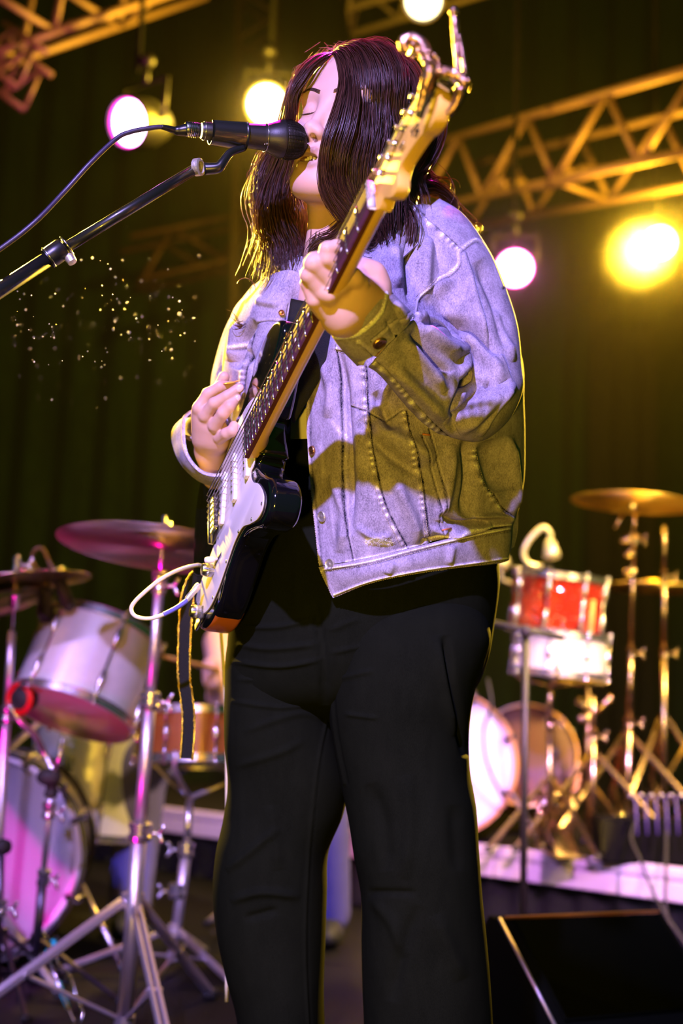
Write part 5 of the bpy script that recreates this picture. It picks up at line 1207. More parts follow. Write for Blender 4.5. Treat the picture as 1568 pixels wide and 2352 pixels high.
# pale inlay hoop and claws
o = BDc + bax * .21; x_, y_, n_ = frame(bax)
m = MB(); m.lathe(o, bax, [(BR_ * .94, .010), (BR_ * 1.01, .012), (BR_ * 1.01, .030), (BR_ * .955, .030), (BR_ * .94, .010)], 72); m.build('inner_hoop', HOOPL, bd[0])
for k in range(8):
    th = (k + .5) / 8 * 2 * PI; e = x_ * math.cos(th) + y_ * math.sin(th); w = np.cross(bax, e); m = MB(); m.box(o + e * BR_ * 1.02 + bax * .022, (.050, .024, .030), np.array([e, w, bax]), .006); m.cyl(o + e * BR_ * 1.09 + bax * .02, o + e * BR_ * 1.09 - bax * .13, .004, n=8); m.box(o + e * BR_ * 1.10 - bax * .02, (.012, .03, .012), np.array([e, w, bax]), .003); m.build('claw', HW, bd[0])
for s in (-1, 1):
    m = MB(); a_ = BDc + bax * .05 + x_ * s * BR_ + [0, 0, -.1]; b_ = on_floor(a_ + x_ * s * .14 + bax * .16, .01); m.cyl(a_, b_, .0085, n=12); m.ball(b_, .016, 10); m.build('spur', HW, bd[0])
m = MB(); m.cyl(BDc + [0, 0, BR_ - .01], RTc - ax * .02 + MCN[:3, 2] * -.17, .0135, n=14); m.ball(BDc + [0, 0, BR_], .03, 12, (1.3, 1, .6)); m.build('tom_holder', HW, bd[0])
# shell of the second (floor) tom behind
ft = drum('floor_tom', 'pale floor tom standing behind the rack tom', P(210, 1790, 4.35), unit([.05, .05, 1]), .20, .36, PEARL, HEADW, HEADW, 8)
for k in range(3):
    a = k * 2.09 + .4; e = np.array([math.cos(a), math.sin(a), 0]); c = P(210, 1790, 4.35); m = MB(); m.tube([c + e * .215 + [0, 0, .08], c + e * .215 + [0, 0, -.1], [c[0] + e[0] * .25, c[1] + e[1] * .25, .012]], .0065, 10); m.ball([c[0] + e[0] * .25, c[1] + e[1] * .25, .012], .014, 8); m.build('leg', HW, ft[0])
# walnut snare on its basket stand
WAL = mat('walnut_shell', (.30, .10, .022), .25, coat=.7, var=.35, vscale=20)
SNc = P(452, 1695, 3.75)
sn = drum('snare_drum', 'walnut-brown snare drum between the bright stand and the jeans', SNc, unit([-.03, .10, 1]), .178, .13, WAL, mat('blue_head', (.10, .10, .22), .6), HEADW, 8, lug_l=.026, double_lug=False)
ssb = on_floor(P(425, 2200, 3.75)); ss = stand_label('snare_stand', 'chrome tripod stand carrying the walnut snare drum', ssb)
hz = P(430, 1830, 3.75)[2]; hub = np.array([ssb[0], ssb[1], hz])
hub[:2] = SNc[:2] + [-.01, 0]; ssb[:2] = hub[:2] + [-.02, 0]; ss.location = Vector(ssb); 
m = MB(); m.cyl([ssb[0], ssb[1], .04], hub - [0, 0, .14], .0155, n=16); m.build('lower_tube', HWS, ss)
m = MB(); m.cyl(hub - [0, 0, .16], hub, .0110, n=16); m.build('upper_tube', HW, ss)
for a in (.3, 2.4, 4.5):
    e = np.array([math.cos(a), math.sin(a), 0]); m = MB(); tp = SNc + e * .185 - [0, 0, .055]; R = unit(tp - [0, 0, .04] - hub); m.tube([hub, hub + (tp - hub) * .5 - [0, 0, .02], tp - [0, 0, .030], tp, tp + [0, 0, .02]], .0075, 10); m.build('basket_arm', HWS, ss)
clampset(ss, hub - [0, 0, .15], .0150, (0, 0, 1), (-1, -.3, 0)); clampset(ss, np.array([ssb[0], ssb[1], P(430, 2040, 3.75)[2]]), .0160, (0, 0, 1), (-1, -.5, 0))
tripod(ss, ssb, P(430, 2125, 3.75)[2], .33, .0095, [math.radians(a) for a in (200, 310, 80)], HWS, 0, .05, True, .5)
# hi-hat pair and its stand, at the left edge
hb = on_floor(P(-10, 2100, 3.45)); hh = stand_label('hi_hat_stand', 'slim metal stand at the far left edge below the pink cymbals', hb)
ht = P(38, 1290, 3.45); hsl = unit(ht - hb)
def hz_(z): return hb + (ht - hb) * (z / ht[2])
m = MB(); m.cyl(hb + [0, 0, .02], hz_(z_of(1640, 12, 3.45)), .0125, n=16); m.build('lower_tube', HWS, hh)
m = MB(); m.cyl(hz_(z_of(1640, 12, 3.45)), hz_(z_of(1450, 24, 3.45)), .0105, n=16); m.build('upper_tube', HWS, hh)
m = MB(); m.cyl(hz_(z_of(1450, 24, 3.45)), ht + [0, 0, .02], .0035, n=12); m.build('pull_rod', HW, hh)
clampset(hh, hz_(z_of(1640, 12, 3.45)), .0125, hsl, (1, -.2, 0)); clampset(hh, P(38, 1296, 3.45), .006, hsl, (1, 0, 0))
m = MB(); m.lathe(P(34, 1375, 3.45), hsl, [(.006, -.03), (.014, -.025), (.014, 0), (.018, .004), (.018, .022), (.010, .03), (.010, .05)], 18); m.build('seat_cup', HW, hh)
tripod(hh, hb, z_of(2090, -10, 3.45), .30, .009, [math.radians(a) for a in (190, 320, 75)], HWS, 0, .05, True, .5)
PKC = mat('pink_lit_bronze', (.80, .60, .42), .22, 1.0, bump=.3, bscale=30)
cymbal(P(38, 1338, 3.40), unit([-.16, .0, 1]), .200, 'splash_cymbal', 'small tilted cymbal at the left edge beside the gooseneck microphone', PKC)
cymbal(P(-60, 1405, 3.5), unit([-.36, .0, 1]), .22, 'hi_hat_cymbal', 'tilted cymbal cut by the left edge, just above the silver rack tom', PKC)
# bass-drum microphone on a slim stand with clamps in front of the drum
mb_ = on_floor(P(80, 2200, 3.35)); ms = stand_label('drum_microphone_stand', 'slim stand with clamps in front of the pale bass drum head', mb_)
mt_ = P(120, 1790, 3.35); f_ = lambda z: mb_ + (mt_ - mb_) * (z / mt_[2])
m = MB(); m.cyl(mb_ + [0, 0, .02], f_(z_of(2010, 98, 3.35)), .0125, n=16); m.build('lower_tube', mat('dark_metal', (.10, .08, .12), .3, .9), ms)
m = MB(); m.cyl(f_(z_of(2010, 98, 3.35)), mt_, .0085, n=16); m.build('upper_tube', HWS, ms)
m = MB(); m.tube([mt_, P(128, 1765, 3.33), P(140, 1725, 3.3)], .0062, 12); m.build('boom', HW, ms)
for (px, py) in ((118, 1812), (112, 1862), (100, 2015)): clampset(ms, P(px, py, 3.35), .0115, mt_ - mb_, (1, -.6, 0), RUB if py == 1812 else None)
m = MB(); m.ball(P(112, 1785, 3.34), 1, 12, (.034, .022, .024)); m.build('swivel', RUB, ms)
tripod(ms, mb_, z_of(2160, 84, 3.35), .30, .0085, [math.radians(a) for a in (200, 330, 80)], mat('dark_metal', (.10, .08, .12), .3, .9), 0, .04, False, .5)
# teal tape strips wound on a leg of that stand
TEAL = mat('teal_tape', (.01, .45, .55), .35, coat=.3)
for (x0, y0, x1, y1) in ((122, 2160, 132, 2190), (108, 2185, 116, 2205), (132, 2255, 157, 2315)):
    m = MB(); m.cyl(P(x0, y0, 3.1), P(x1, y1, 3.08), .0068, n=10); m.build('tape_band', TEAL, ms)
m = MB(); pa = catmull(PN(np.array([(96, 2140, 3.15), (120, 2170, 3.12), (135, 2215, 3.1), (160, 2240, 3.1), (175, 2290, 3.08), (190, 2330, 3.05), (175, 2352, 3.04), (150, 2300, 3.06), (130, 2250, 3.08), (110, 2195, 3.12)], float)), 90)
m.tube(pa, .0030, 8)
m.thing('chain', CHROME, 'thin looped metal cord hanging beside the teal tape at the lower left', 'cord')
# second slim stand further left
m2b = on_floor(P(-5, 2250, 3.2)); s2 = stand_label('short_microphone_stand', 'short dark stand at the lower left edge with a pink collar', m2b)
m = MB(); m.cyl(m2b + [0, 0, .02], P(2, 1950, 3.2), .010, n=14); m.build('pole', mat('dark_metal', (.10, .08, .12), .3, .9), s2)
m = MB(); m.lathe(P(8, 1945, 3.2), unit([.8, -.6, .1]), [(.010, -.02), (.019, -.015), (.021, 0), (.018, .012), (0, .014)], 18); m.build('microphone_head', RUB, s2)
clampset(s2, P(0, 2085, 3.2), .011, (0, 0, 1), (1, -.4, 0)); tripod(s2, m2b, z_of(2150, 0, 3.2), .26, .008, [math.radians(a) for a in (190, 300, 60)], mat('dark_metal', (.10, .08, .12), .3, .9), 0, .04, False, .5)
# gooseneck microphone clipped on the rack tom
gm = thing('clip_microphone', 'dark gooseneck microphone clipped to the rim of the silver rack tom', 'microphone', P(110, 1420, 3.48))
m = MB(); m.tube(catmull(PN(np.array([(104, 1345, 3.48), (88, 1315, 3.48), (73, 1285, 3.48), (80, 1262, 3.48), (98, 1262, 3.48), (112, 1290, 3.48), (135, 1330, 3.46)], float)), 50), .0050, 10); m.build('gooseneck', mat('bronze_metal', (.16, .08, .04), .4, .7), gm)
a_, b_ = P(128, 1312, 3.46), P(158, 1390, 3.44); m = MB(); m.cyl(a_, b_, .018, n=18); m.ball(b_, .0185, 12); m.build('capsule', RUB, gm); m = MB(); m.ring(a_, b_ - a_, .019, .005, 20, 8); m.build('band', CHROME, gm)
m = MB(); m.box(P(105, 1385, 3.48), (.04, .05, .085), None, .01); m.box(P(118, 1420, 3.49), (.06, .03, .03), None, .008); m.build('clip', RUB, gm)
# red and black clamp-mount at the bottom left of the tom
m = MB(); c = P(46, 1605, 3.40); v = unit([-.5, -1, -.05]); m.lathe(c, v, [(.030, -.04), (.034, -.03), (.034, 0), (.024, .008), (0, .010)], 26)
rm = m.thing('isolation_mount', RUB, 'round black mount with red rings at the lower left of the rack tom', 'mount')
m = MB(); m.ring(c - v * -.002, v, .037, .0085, 28, 8); m.build('red_ring', mat('red_rubber', (.70, .005, .01), .35), rm)
pa = catmull(PN(np.array([(20, 1620, 3.40), (45, 1655, 3.40), (80, 1690, 3.42), (104, 1735, 3.44), (125, 1775, 3.42)], float)), 30); m = MB(); m.tube(pa, .009, 12); m.build('arm', HW, rm)

# ---- seated drummer behind the left kit (mostly hidden by the singer)
dr = thing('drummer', 'seated drummer behind the snare, bare forearm showing below the guitar', 'person', on_floor(P(640, 2000, 4.6)))
bs = SDF([-1.35, 3.7, 0], [.55, 5.2, 1.75], .013)
D_ = lambda x, y, d: P(x, y, d)
sh_l, sh_r = D_(560, 1290, 4.55), D_(760, 1290, 4.6); pel = D_(660, 1640, 4.65)
bs.ell(D_(655, 1130, 4.5), (.078, .095, .115), None, .02); bs.cap(D_(657, 1190, 4.53), D_(658, 1250, 4.57), .055, .06, .03)
bs.cap(sh_l, sh_r, .065, .065, .06); bs.cap((sh_l + sh_r) / 2, pel, .125, .14, .08)
bs.chain([sh_l, D_(498, 1500, 4.35)], [.055, .043], .03); bs.chain([D_(498, 1475, 4.32), D_(508, 1560, 4.2), D_(500, 1600, 4.12)], [.047, .044, .036], .02)
bs.chain([D_(500, 1600, 4.12), D_(488, 1560, 4.02), D_(484, 1530, 4.0)], [.034, .028, .030], .02)
bs.chain([sh_r, D_(850, 1500, 4.5), D_(740, 1560, 4.1)], [.055, .045, .03], .03)
bs.chain([pel + [-.09, 0, 0], D_(330, 1745, 4.30), on_floor(D_(300, 2050, 4.30), .08)], [.095, .072, .050], .03)
bs.chain([pel + [.09, 0, 0], D_(740, 1760, 4.1), on_floor(D_(760, 2050, 4.3), .08)], [.095, .07, .05], .03)
v_, f_ = bs.mesh(); m = MB(); m.add(v_, f_.tolist(), .7); db = m.build('body', mat('drummer_skin', (.72, .42, .38), .55, sub=.1), dr)
bs = SDF([-1.35, 3.7, 0], [.55, 5.2, 1.75], .015)
bs.cap(sh_l, sh_r, .075, .075, .06); bs.cap((sh_l + sh_r) / 2, pel, .138, .152, .08); bs.cap(sh_l, sh_l + (D_(498, 1500, 4.35) - sh_l) * .55, .066, .064, .04); bs.cap(sh_r, sh_r + (D_(850, 1500, 4.5) - sh_r) * .55, .066, .064, .04)
v_, f_ = bs.mesh(); m = MB(); m.add(v_, f_.tolist()); m.build('shirt', mat('grey_shirt', (.06, .05, .07), .9), dr)
bs = SDF([-1.35, 3.7, 0], [.55, 5.2, 1.2], .014)
bs.chain([pel + [-.09, 0, 0], D_(330, 1745, 4.30), on_floor(D_(300, 2050, 4.30), .10)], [.112, .086, .072], .04); bs.chain([pel + [.09, 0, 0], D_(740, 1760, 4.1), on_floor(D_(760, 2050, 4.3), .10)], [.112, .086, .07], .04)
bs.ell(D_(262, 1800, 4.25), (.07, .05, .13), None, .06)
v_, f_ = bs.mesh(); m = MB(); m.add(v_, f_.tolist()); m.build('trousers', mat('blue_violet_cloth', (.10, .09, .42), .9, bump=.4, bscale=60, var=.2), dr)
bs = SDF(D_(655, 1130, 4.5) - [.15, .16, .2], D_(655, 1130, 4.5) + [.15, .16, .2], .008); bs.ell(D_(655, 1118, 4.53), (.088, .10, .115), None, .02); v_, f_ = bs.mesh(); m = MB(); m.add(v_, f_.tolist()); m.build('hair', mat('brown_hair', (.05, .03, .02), .7), dr)
for (px, d) in ((300, 4.30), (760, 4.3)):
    c = on_floor(D_(px, 2050, d)); m = MB(); m.ball(c + [0, -.06, .045], 1, 14, (.05, .13, .045)); m.build('shoe', RUB, dr)
ds = MB(); ds.tube([D_(500, 1538, 3.98), D_(430, 1522, 3.8), D_(345, 1500, 3.62)], [.0078, .0072, .0045], 12); ds.ball(D_(345, 1500, 3.62), .0065, 10); ds.thing('drumstick', mat('hickory', (.70, .36, .12), .5), 'wooden drumstick held over the walnut snare', 'drumstick')
th_ = on_floor(pel); tt_ = stand_label('drum_throne', 'round black drum stool under the seated drummer', th_); tt_['category'] = 'stool'
pz_ = pel[2] - .14; m = MB(); m.lathe([pel[0], pel[1], pz_ - .07], (0, 0, 1), [(.12, 0), (.165, .01), (.17, .04), (.15, .07), (0, .075)], 32); m.build('seat', RUB, tt_); m = MB(); m.cyl([pel[0], pel[1], .05], [pel[0], pel[1], pz_ - .06], .014); m.build('pole', HW, tt_)
tripod(tt_, th_, .22, .25, .009, [1.2, 3.3, 5.4], HW, 0, .05)

# ================================================================== right kit on the riser
def onr(px, d): p = P(px, 1900, d); return np.array([p[0], p[1], RZ])
def z5(py, px, d): return P(px, py, d)[2]
WD0 = mat('box_paint', (.003, .003, .003), .9, spec=.05)
RED = mat('red_sparkle', (.75, .03, .012), .22, .25, coat=.8, bump=1.0, bscale=110, var=.6, vscale=90)
RED.node_tree.nodes['Bump'].inputs['Distance'].default_value = .03
# bass drum facing left of the camera
bb = P(1022, 1700, 5.0); bax2 = unit([-.16, -.98, 0]); r2 = .27; bb[2] = RZ + r2 + .03
bd2 = drum('bass_drum', 'red bass drum with amber-lit head just right of the near leg of the jeans', bb + [.02, .12, 0], bax2, r2, .30, RED, HEADW, HEADW, 8, None, 'drum', mat('maple_hoop', (.80, .42, .12), .3, coat=.6), .042, None, 1.045, .05, True, False)
x_, y_, n_ = frame(bax2); o = bb + [.02, .12, 0] + bax2 * .15
for k in range(8):
    th = (k + .5) / 8 * 2 * PI; e = x_ * math.cos(th) + y_ * math.sin(th); w = np.cross(bax2, e); m = MB(); m.box(o + e * r2 * 1.02 + bax2 * .022, (.050, .024, .030), np.array([e, w, bax2]), .006); m.cyl(o + e * r2 * 1.09 + bax2 * .02, o + e * r2 * 1.09 - bax2 * .13, .004, n=8); m.build('claw', HW, bd2[0])
for s in (-1, 1):
    m = MB(); a_ = bb + bax2 * .1 + x_ * s * r2 + [0, 0, -.1]; b_ = on_floor(a_ + x_ * s * .12 + bax2 * .12, RZ + .01); m.cyl(a_, b_, .0085, n=12); m.ball(b_, .014, 10); m.build('spur', HW, bd2[0])
# floor tom seen edge on behind (brown hoop)
fb = P(1215, 1700, 5.5); fb[2] = RZ + .30
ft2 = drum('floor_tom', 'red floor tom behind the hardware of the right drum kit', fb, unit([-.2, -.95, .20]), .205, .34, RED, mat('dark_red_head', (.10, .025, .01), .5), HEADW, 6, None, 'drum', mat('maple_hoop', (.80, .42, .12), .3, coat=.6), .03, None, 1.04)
for k in range(3):
    a = k * 2.09 + .9; e = np.array([math.cos(a), math.sin(a), 0]); m = MB(); m.tube([fb + e * .20 + [0, 0, .02], fb + e * .22 + [0, 0, -.15], [fb[0] + e[0] * .25, fb[1] + e[1] * .25, RZ + .012]], .0065, 10); m.build('leg', HW, ft2[0])
# red rack tom
rt2 = drum('rack_tom', 'red sparkle rack tom catching hot white glints on the right drum kit', P(1280, 1388, 4.75), unit([.08, -.10, 1]), .168, .20, RED, HEADW, HEADW, 8)
m = MB(); c = P(1280, 1388, 4.75); ax_ = unit([.08, -.10, 1]); x_, y_, _ = frame(ax_)
for k in range(900):
    th = rng.random() * 2 * PI; e = x_ * math.cos(th) + y_ * math.sin(th)
    if e[1] > .2: continue
    p = c + e * .1690 + ax_ * (rng.random() - .5) * .19; n_ = unit(e + rng.normal(size=3) * .35); a_, b_, _ = frame(n_); s_ = .0022 + .002 * rng.random()
    m.add([p + a_ * s_, p + b_ * s_, p - a_ * s_, p - b_ * s_], [(0, 1, 2, 3)])
tag(m.build('glitter_flake', CHROME, rt2[0], smooth=False), kind='stuff')
# glittering metal snare under it
STEEL = mat('polished_shell', (.95, .90, .78), .22, .35, coat=.7)
sn2 = drum('snare_drum', 'bright cream snare drum below the red sparkle rack tom', P(1285, 1502, 4.6), unit([.05, -.06, 1]), .168, .13, STEEL, HEADW, HEADW, 8, None, lug_l=.024, double_lug=False)
def simple_stand(name, label, px, d, zt, r=.011, spread=.30, yaws=(200, 320, 80), clamps=(), hubpy=1700, mt=None, px_top=None, base=None):
    b = onr(px, d) if base is None else base; s_ = stand_label(name, label, b); mt = mt or HW; t = P(px_top or px, zt, d); bb_ = b
    f = lambda z: bb_ + (t - bb_) * ((z - bb_[2]) / (t[2] - bb_[2]))
    zs = [b[2] + .02] + [z5(c, px, d) for c in clamps] + [t[2]]; rr = r
    for i in range(len(zs) - 1):
        m = MB(); m.cyl(f(zs[i]), f(zs[i + 1]), rr, n=14); m.build('tube', mt, s_); rr *= .80
        if i < len(zs) - 2: clampset(s_, f(zs[i + 1]), rr * 1.2, t - bb_, (1, -.4, 0), mt)
    if hubpy: tripod(s_, np.array(b), z5(hubpy, px, d), spread, r * .75, [math.radians(a) for a in yaws], mt, b[2], b[2] + .05, True, .5)
    return s_, t
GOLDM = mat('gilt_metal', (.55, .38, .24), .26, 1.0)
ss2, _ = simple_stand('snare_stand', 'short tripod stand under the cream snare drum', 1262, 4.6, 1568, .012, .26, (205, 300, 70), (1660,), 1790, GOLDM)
for a in (.3, 2.4, 4.5):
    e = np.array([math.cos(a), math.sin(a), 0]); c = P(1285, 1502, 4.6); h_ = P(1262, 1575, 4.6); tp = c + e * .178 - [0, 0, .055]; m = MB(); m.tube([h_, tp - [0, 0, .03], tp, tp + [0, 0, .02]], .007, 8); m.build('basket_arm', GOLDM, ss2)
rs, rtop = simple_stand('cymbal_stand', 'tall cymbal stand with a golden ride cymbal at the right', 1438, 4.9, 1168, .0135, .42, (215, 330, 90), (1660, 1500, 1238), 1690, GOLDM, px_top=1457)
cymbal(P(1462, 1156, 4.9), unit([.05, -.02, 1]), .255, 'ride_cymbal', 'golden ride cymbal seen from below, top right of the right drum kit', CYM)
m = MB(); m.lathe(P(1455, 1150, 4.9), (0, 0, 1), [(.006, -.03), (.016, -.028), (.018, -.01), (.012, 0), (.012, .018), (.004, .02)], 18); m.build('wing_nut', CHROME, rs)
m = MB(); m.cyl(P(1432, 1175, 4.9), P(1412, 1212, 4.88), .006, n=10); m.build('boom_end', GOLDM, rs)
for (py, w_) in ((1238, .038), (1272, .022), (1315, .026)):
    m = MB(); m.lathe(P(1447, py, 4.9), unit([1, -.3, .1]), [(.010, -w_), (.016, -w_ + .004), (.016, w_ - .004), (.010, w_)], 18); m.ball(P(1447, py - 6, 4.87), .012, 10); m.build('tilter', GOLDM, rs)
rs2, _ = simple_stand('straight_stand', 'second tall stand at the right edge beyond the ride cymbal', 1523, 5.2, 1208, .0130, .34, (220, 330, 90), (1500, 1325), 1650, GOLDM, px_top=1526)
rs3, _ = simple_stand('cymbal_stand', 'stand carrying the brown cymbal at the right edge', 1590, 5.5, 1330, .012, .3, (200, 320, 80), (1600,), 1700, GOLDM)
cymbal(P(1500, 1352, 5.5), unit([.02, -.01, 1]), .24, 'crash_cymbal', 'thin brown cymbal edge-on at the right side of the picture', CYM)
# bright gooseneck mic above the tom
g2 = thing('clip_microphone', 'cream-lit gooseneck microphone arched over the red sparkle tom', 'microphone', P(1250, 1300, 4.6))
CREAM = mat('cream_metal', (.85, .78, .55), .35, .6)
m = MB(); m.tube(catmull(PN(np.array([(1245, 1302, 4.6), (1215, 1295, 4.6), (1202, 1272, 4.6), (1212, 1245, 4.6), (1232, 1222, 4.6), (1248, 1212, 4.6), (1262, 1224, 4.6), (1262, 1248, 4.6)], float)), 60), .0105, 12); m.build('gooseneck', CREAM, g2)
m = MB(); a_, b_ = P(1262, 1238, 4.6), P(1268, 1284, 4.58); m.lathe(a_, b_ - a_, [(.008, 0), (.020, .010), (.030, .05), (.032, .066), (.022, .074), (0, .075)], 20); m.build('capsule', CREAM, g2)
m = MB(); m.box(P(1252, 1302, 4.62), (.05, .03, .02), None, .006); m.build('clip', RUB, g2)
m = MB(); m.ball(P(1150, 1292, 4.7), 1, 16, (.036, .036, .034)); m.tube([P(1150, 1296, 4.7), P(1150, 1330, 4.7), P(1190, 1345, 4.74)], .008, 10); m.thing('foam_microphone', CREAM, 'small pale microphone head peeking out beside the jacket hem', 'microphone')
# drumstick leaning on the snare and hi-hat hardware
m = MB(); m.tube([P(1352, 1478, 4.50), P(1362, 1378, 4.52)], [.0105, .0085], 12); m.ball(P(1352, 1478, 4.50), .010, 10); m.thing('drumstick', mat('hickory', (.70, .36, .12), .5), 'drumstick standing upright against the red sparkle tom', 'drumstick')
# short stands and pedals below
s4, _ = simple_stand('tom_stand', 'double-braced hardware stand between snare stand and ride stand', 1362, 4.7, 1600, .012, .34, (205, 335, 85), (1690,), 1735, GOLDM)
for (x0, y0, x1, y1) in ((1362, 1640, 1330, 1610), (1362, 1640, 1400, 1605), (1362, 1665, 1335, 1650)):
    m = MB(); m.cyl(P(x0, y0, 4.7), P(x1, y1, 4.66), .010, n=10); m.ball(P(x1, y1, 4.66), .015, 10); m.build('mount_arm', GOLDM, s4)
s5, _ = simple_stand('percussion_stand', 'low dark stand carrying a flat bar beneath the cream snare', 1350, 5.0, 1575, .010, .25, (190, 310, 70), (), 1800, GOLDM)
m = MB(); m.box(P(1330, 1570, 5.0), (.20, .03, .02), None, .005); m.build('crossbar', GOLDM, s5)
# bass drum pedal
pb = onr(1290, 4.5); pd = thing('kick_pedal', 'chrome bass drum pedal on the riser in front of the snare stand', 'pedal', pb)
m = MB(); m.box(pb + [0, 0, .012], (.10, .30, .012), None, .003); m.build('base_plate', GOLDM, pd); m = MB(); R = np.array([[1, 0, 0], [0, .96, .28], [0, -.28, .96]]); m.box(pb + [0, 0, .055], (.08, .26, .010), R, .003); m.build('footboard', GOLDM, pd)
m = MB(); m.cyl(pb + [-.06, .13, .02], pb + [-.06, .13, .22], .008); m.cyl(pb + [.06, .13, .02], pb + [.06, .13, .22], .008); m.cyl(pb + [-.07, .13, .21], pb + [.07, .13, .21], .008); m.build('frame', GOLDM, pd)
m = MB(); m.cyl(pb + [0, .13, .21], pb + [0, .18, .36], .004); m.ball(pb + [0, .18, .36], .022, 12); m.build('beater', FELT, pd)
# dark box with sockets on the riser (right), cables
bxp = onr(1500, 4.45); sb = thing('stage_box', 'black cable box with a row of plugs at the right end of the riser', 'stage box', bxp)
m = MB(); m.box(bxp + [0, 0, .075], (.40, .18, .15), None, .006); m.build('housing', WD0, sb, sharp=40)
for k in range(6):
    p = P(1445 + 23 * k, 1830, 4.33); m = MB(); m.cyl(p, p + [0, -.035, .006], .0075, n=12); m.build('plug', HWS, sb); m = MB(); m.tube([p + [0, -.03, .005], p + [.002, -.075, .0], p + [.004, -.085, -.06], p + [.006, -.09, -.12]], .0035, 8); m.build('lead', mat('violet_jacket', (.07, .05, .16), .5), sb)
# dark straight stand in front of the right kit and its boom
k1 = on_floor(P(1200, 2250, 3.6)); ks = stand_label('boom_stand', 'thin black upright stand in front of the right drum kit', k1)
DKM = mat('black_tube', (.015, .017, .010), .45)
kt = P(1207, 1452, 3.6); m = MB(); m.cyl(k1 + [0, 0, .02], kt, .0105, n=14); m.build('pole', DKM, ks)
m = MB(); m.cyl(P(1100, 1424, 3.62), P(1295, 1466, 3.58), .0085, n=12); m.build('boom', DKM, ks)
m = MB(); m.lathe(P(1207, 1450, 3.58), unit([0, -1, 0]), [(.014, -.02), (.018, -.01), (.018, .01), (.010, .02)], 16); m.build('clutch', RUB, ks); m = MB(); m.lathe(k1, (0, 0, 1), [(.12, 0), (.12, .012), (.03, .022), (.012, .04)], 30); m.build('round_base', DKM, ks)
# a few cables over the riser edge
for j, (pp, lb) in enumerate((([(1462, 1880, 4.3), (1450, 1925, 4.2), (1470, 1975, 4.05), (1500, 2050, 4.0), (1540, 2120, 3.9), (1600, 2200, 3.8)], 'black cable hanging over the riser rail near the stage box'), ([(1528, 1840, 4.3), (1530, 1930, 4.2), (1528, 2010, 4.05), (1530, 2100, 4.0), (1560, 2230, 3.9)], 'black cable hanging straight down the rail at the right edge'), ([(1165, 1850, 4.8), (1120, 1760, 4.7), (1110, 1680, 4.6), (1128, 1620, 4.55), (1120, 1560, 4.6)], 'black cable curving across the amber bass drum head'))):
    m = MB(); m.tube(catmull(PN(np.array(pp, float)), 50), .0052, 8); m.thing('stage_cable', RUB, lb, 'cable')

# ================================================================== monitor wedge
wb = on_floor(P(1330, 2330, 2.75)); WD = mat('monitor_paint', (.002, .003, .002), .9, bump=.5, bscale=350, spec=.05)
TLf, TRt = P(1150, 2112, 2.78), P(1520, 2092, 3.0)
ux = unit((TRt - TLf) * [1, 1, 0]); uy = np.array([ux[1], -ux[0], 0]); uy = uy if uy[1] < 0 else -uy
Wd = np.linalg.norm((TRt - TLf)[:2]); zt = TLf[2]
prof = [(0, zt), (.20, .14), (.24, .02), (.20, 0), (-.20, 0), (-.26, .05), (-.05, zt)]
wedge = thing('floor_monitor', 'black wedge-shaped floor monitor at the lower right', 'speaker', on_floor(TLf + ux * Wd / 2))
m = MB(); m.prism(TLf * [1, 1, 0], uy, np.array([0, 0, 1.]), ux, prof, Wd, .004); m.build('cabinet', WD, wedge, sharp=40)
sl_ = unit(np.array([*(uy * .20)[:2], .14 - zt])); gn = np.cross(ux, sl_); gn = gn if gn @ uy > 0 else -gn; gc = TLf + ux * Wd / 2 + uy * .10; gc[2] = (zt + .14) / 2; R = np.array([ux, sl_, gn]); sL = math.hypot(.20, zt - .14)
m = MB(); m.box(gc + gn * .006, (Wd - .05, sL - .02, .010), R, .003); gr_ = m.build('grille', mat('monitor_grille', (.003, .004, .003), .95, 0, bump=.3, bscale=500, spec=0.0), wedge)
m = MB(); m.box(TLf + ux * Wd / 2 + [0, 0, .003], (Wd - .02, .012, .006), np.array([ux, uy, [0, 0, 1]]), .002); m.build('edge_strip', mat('edge_metal', (.30, .12, .03), .4, .6), wedge)
m = MB(); m.tube([TLf - ux * .003 + [0, 0, .003], TLf - ux * .003 + uy * .2 + [0, 0, .14 - zt + .003]], .004, 8); m.build('corner_trim', HWS, wedge)
# ================================================================== trusses and lamps
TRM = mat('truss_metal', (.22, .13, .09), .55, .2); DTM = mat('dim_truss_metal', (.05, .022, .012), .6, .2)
def truss(name, label, a0, a1, size, up, mt, bays, chord=.025, brace=.013, flip=0):
    """box truss: four chords and zig-zag lacing, a0-a1 is the near lower chord"""
    a0 = np.asarray(a0, float); a1 = np.asarray(a1, float); d = unit(a1 - a0); u = unit(up - d * np.dot(up, d)); s = np.cross(d, u); s = s if s[1] > 0 else -s
    t = thing(name, label, 'truss', (a0 + a1) / 2); L_ = np.linalg.norm(a1 - a0)
    cs_ = [(0, 0), (1, 0), (0, 1), (1, 1)]
    for (i, j) in cs_: m = MB(); o = u * i * size + s * j * size; m.cyl(a0 + o, a1 + o, chord, n=12); m.build('chord', mt, t)
    st_ = L_ / bays
    for k in range(bays):
        p = a0 + d * (k * st_); q_ = a0 + d * ((k + 1) * st_); h = (p + q_) / 2
        for (oa, ob) in ((np.zeros(3), u * size), (s * size, s * size + u * size)):
            m = MB(); m.cyl(p + oa, h + ob, brace, n=8); m.build('brace', mt, t); m = MB(); m.cyl(h + ob, q_ + oa, brace, n=8); m.build('brace', mt, t)
        if k % 2 == 0: m = MB(); m.cyl(p, p + s * size, brace * .9, n=8); m.build('brace', mt, t)
    return t, d, u, s
rt_, d_, u_, s_ = truss('lighting_truss', 'long lattice truss sloping up across the right side of the rig', P(960, 484, 8.2), P(1700, 322, 6.0), .43, np.array([0, 0, 1.]), TRM, 4, .026, .020)
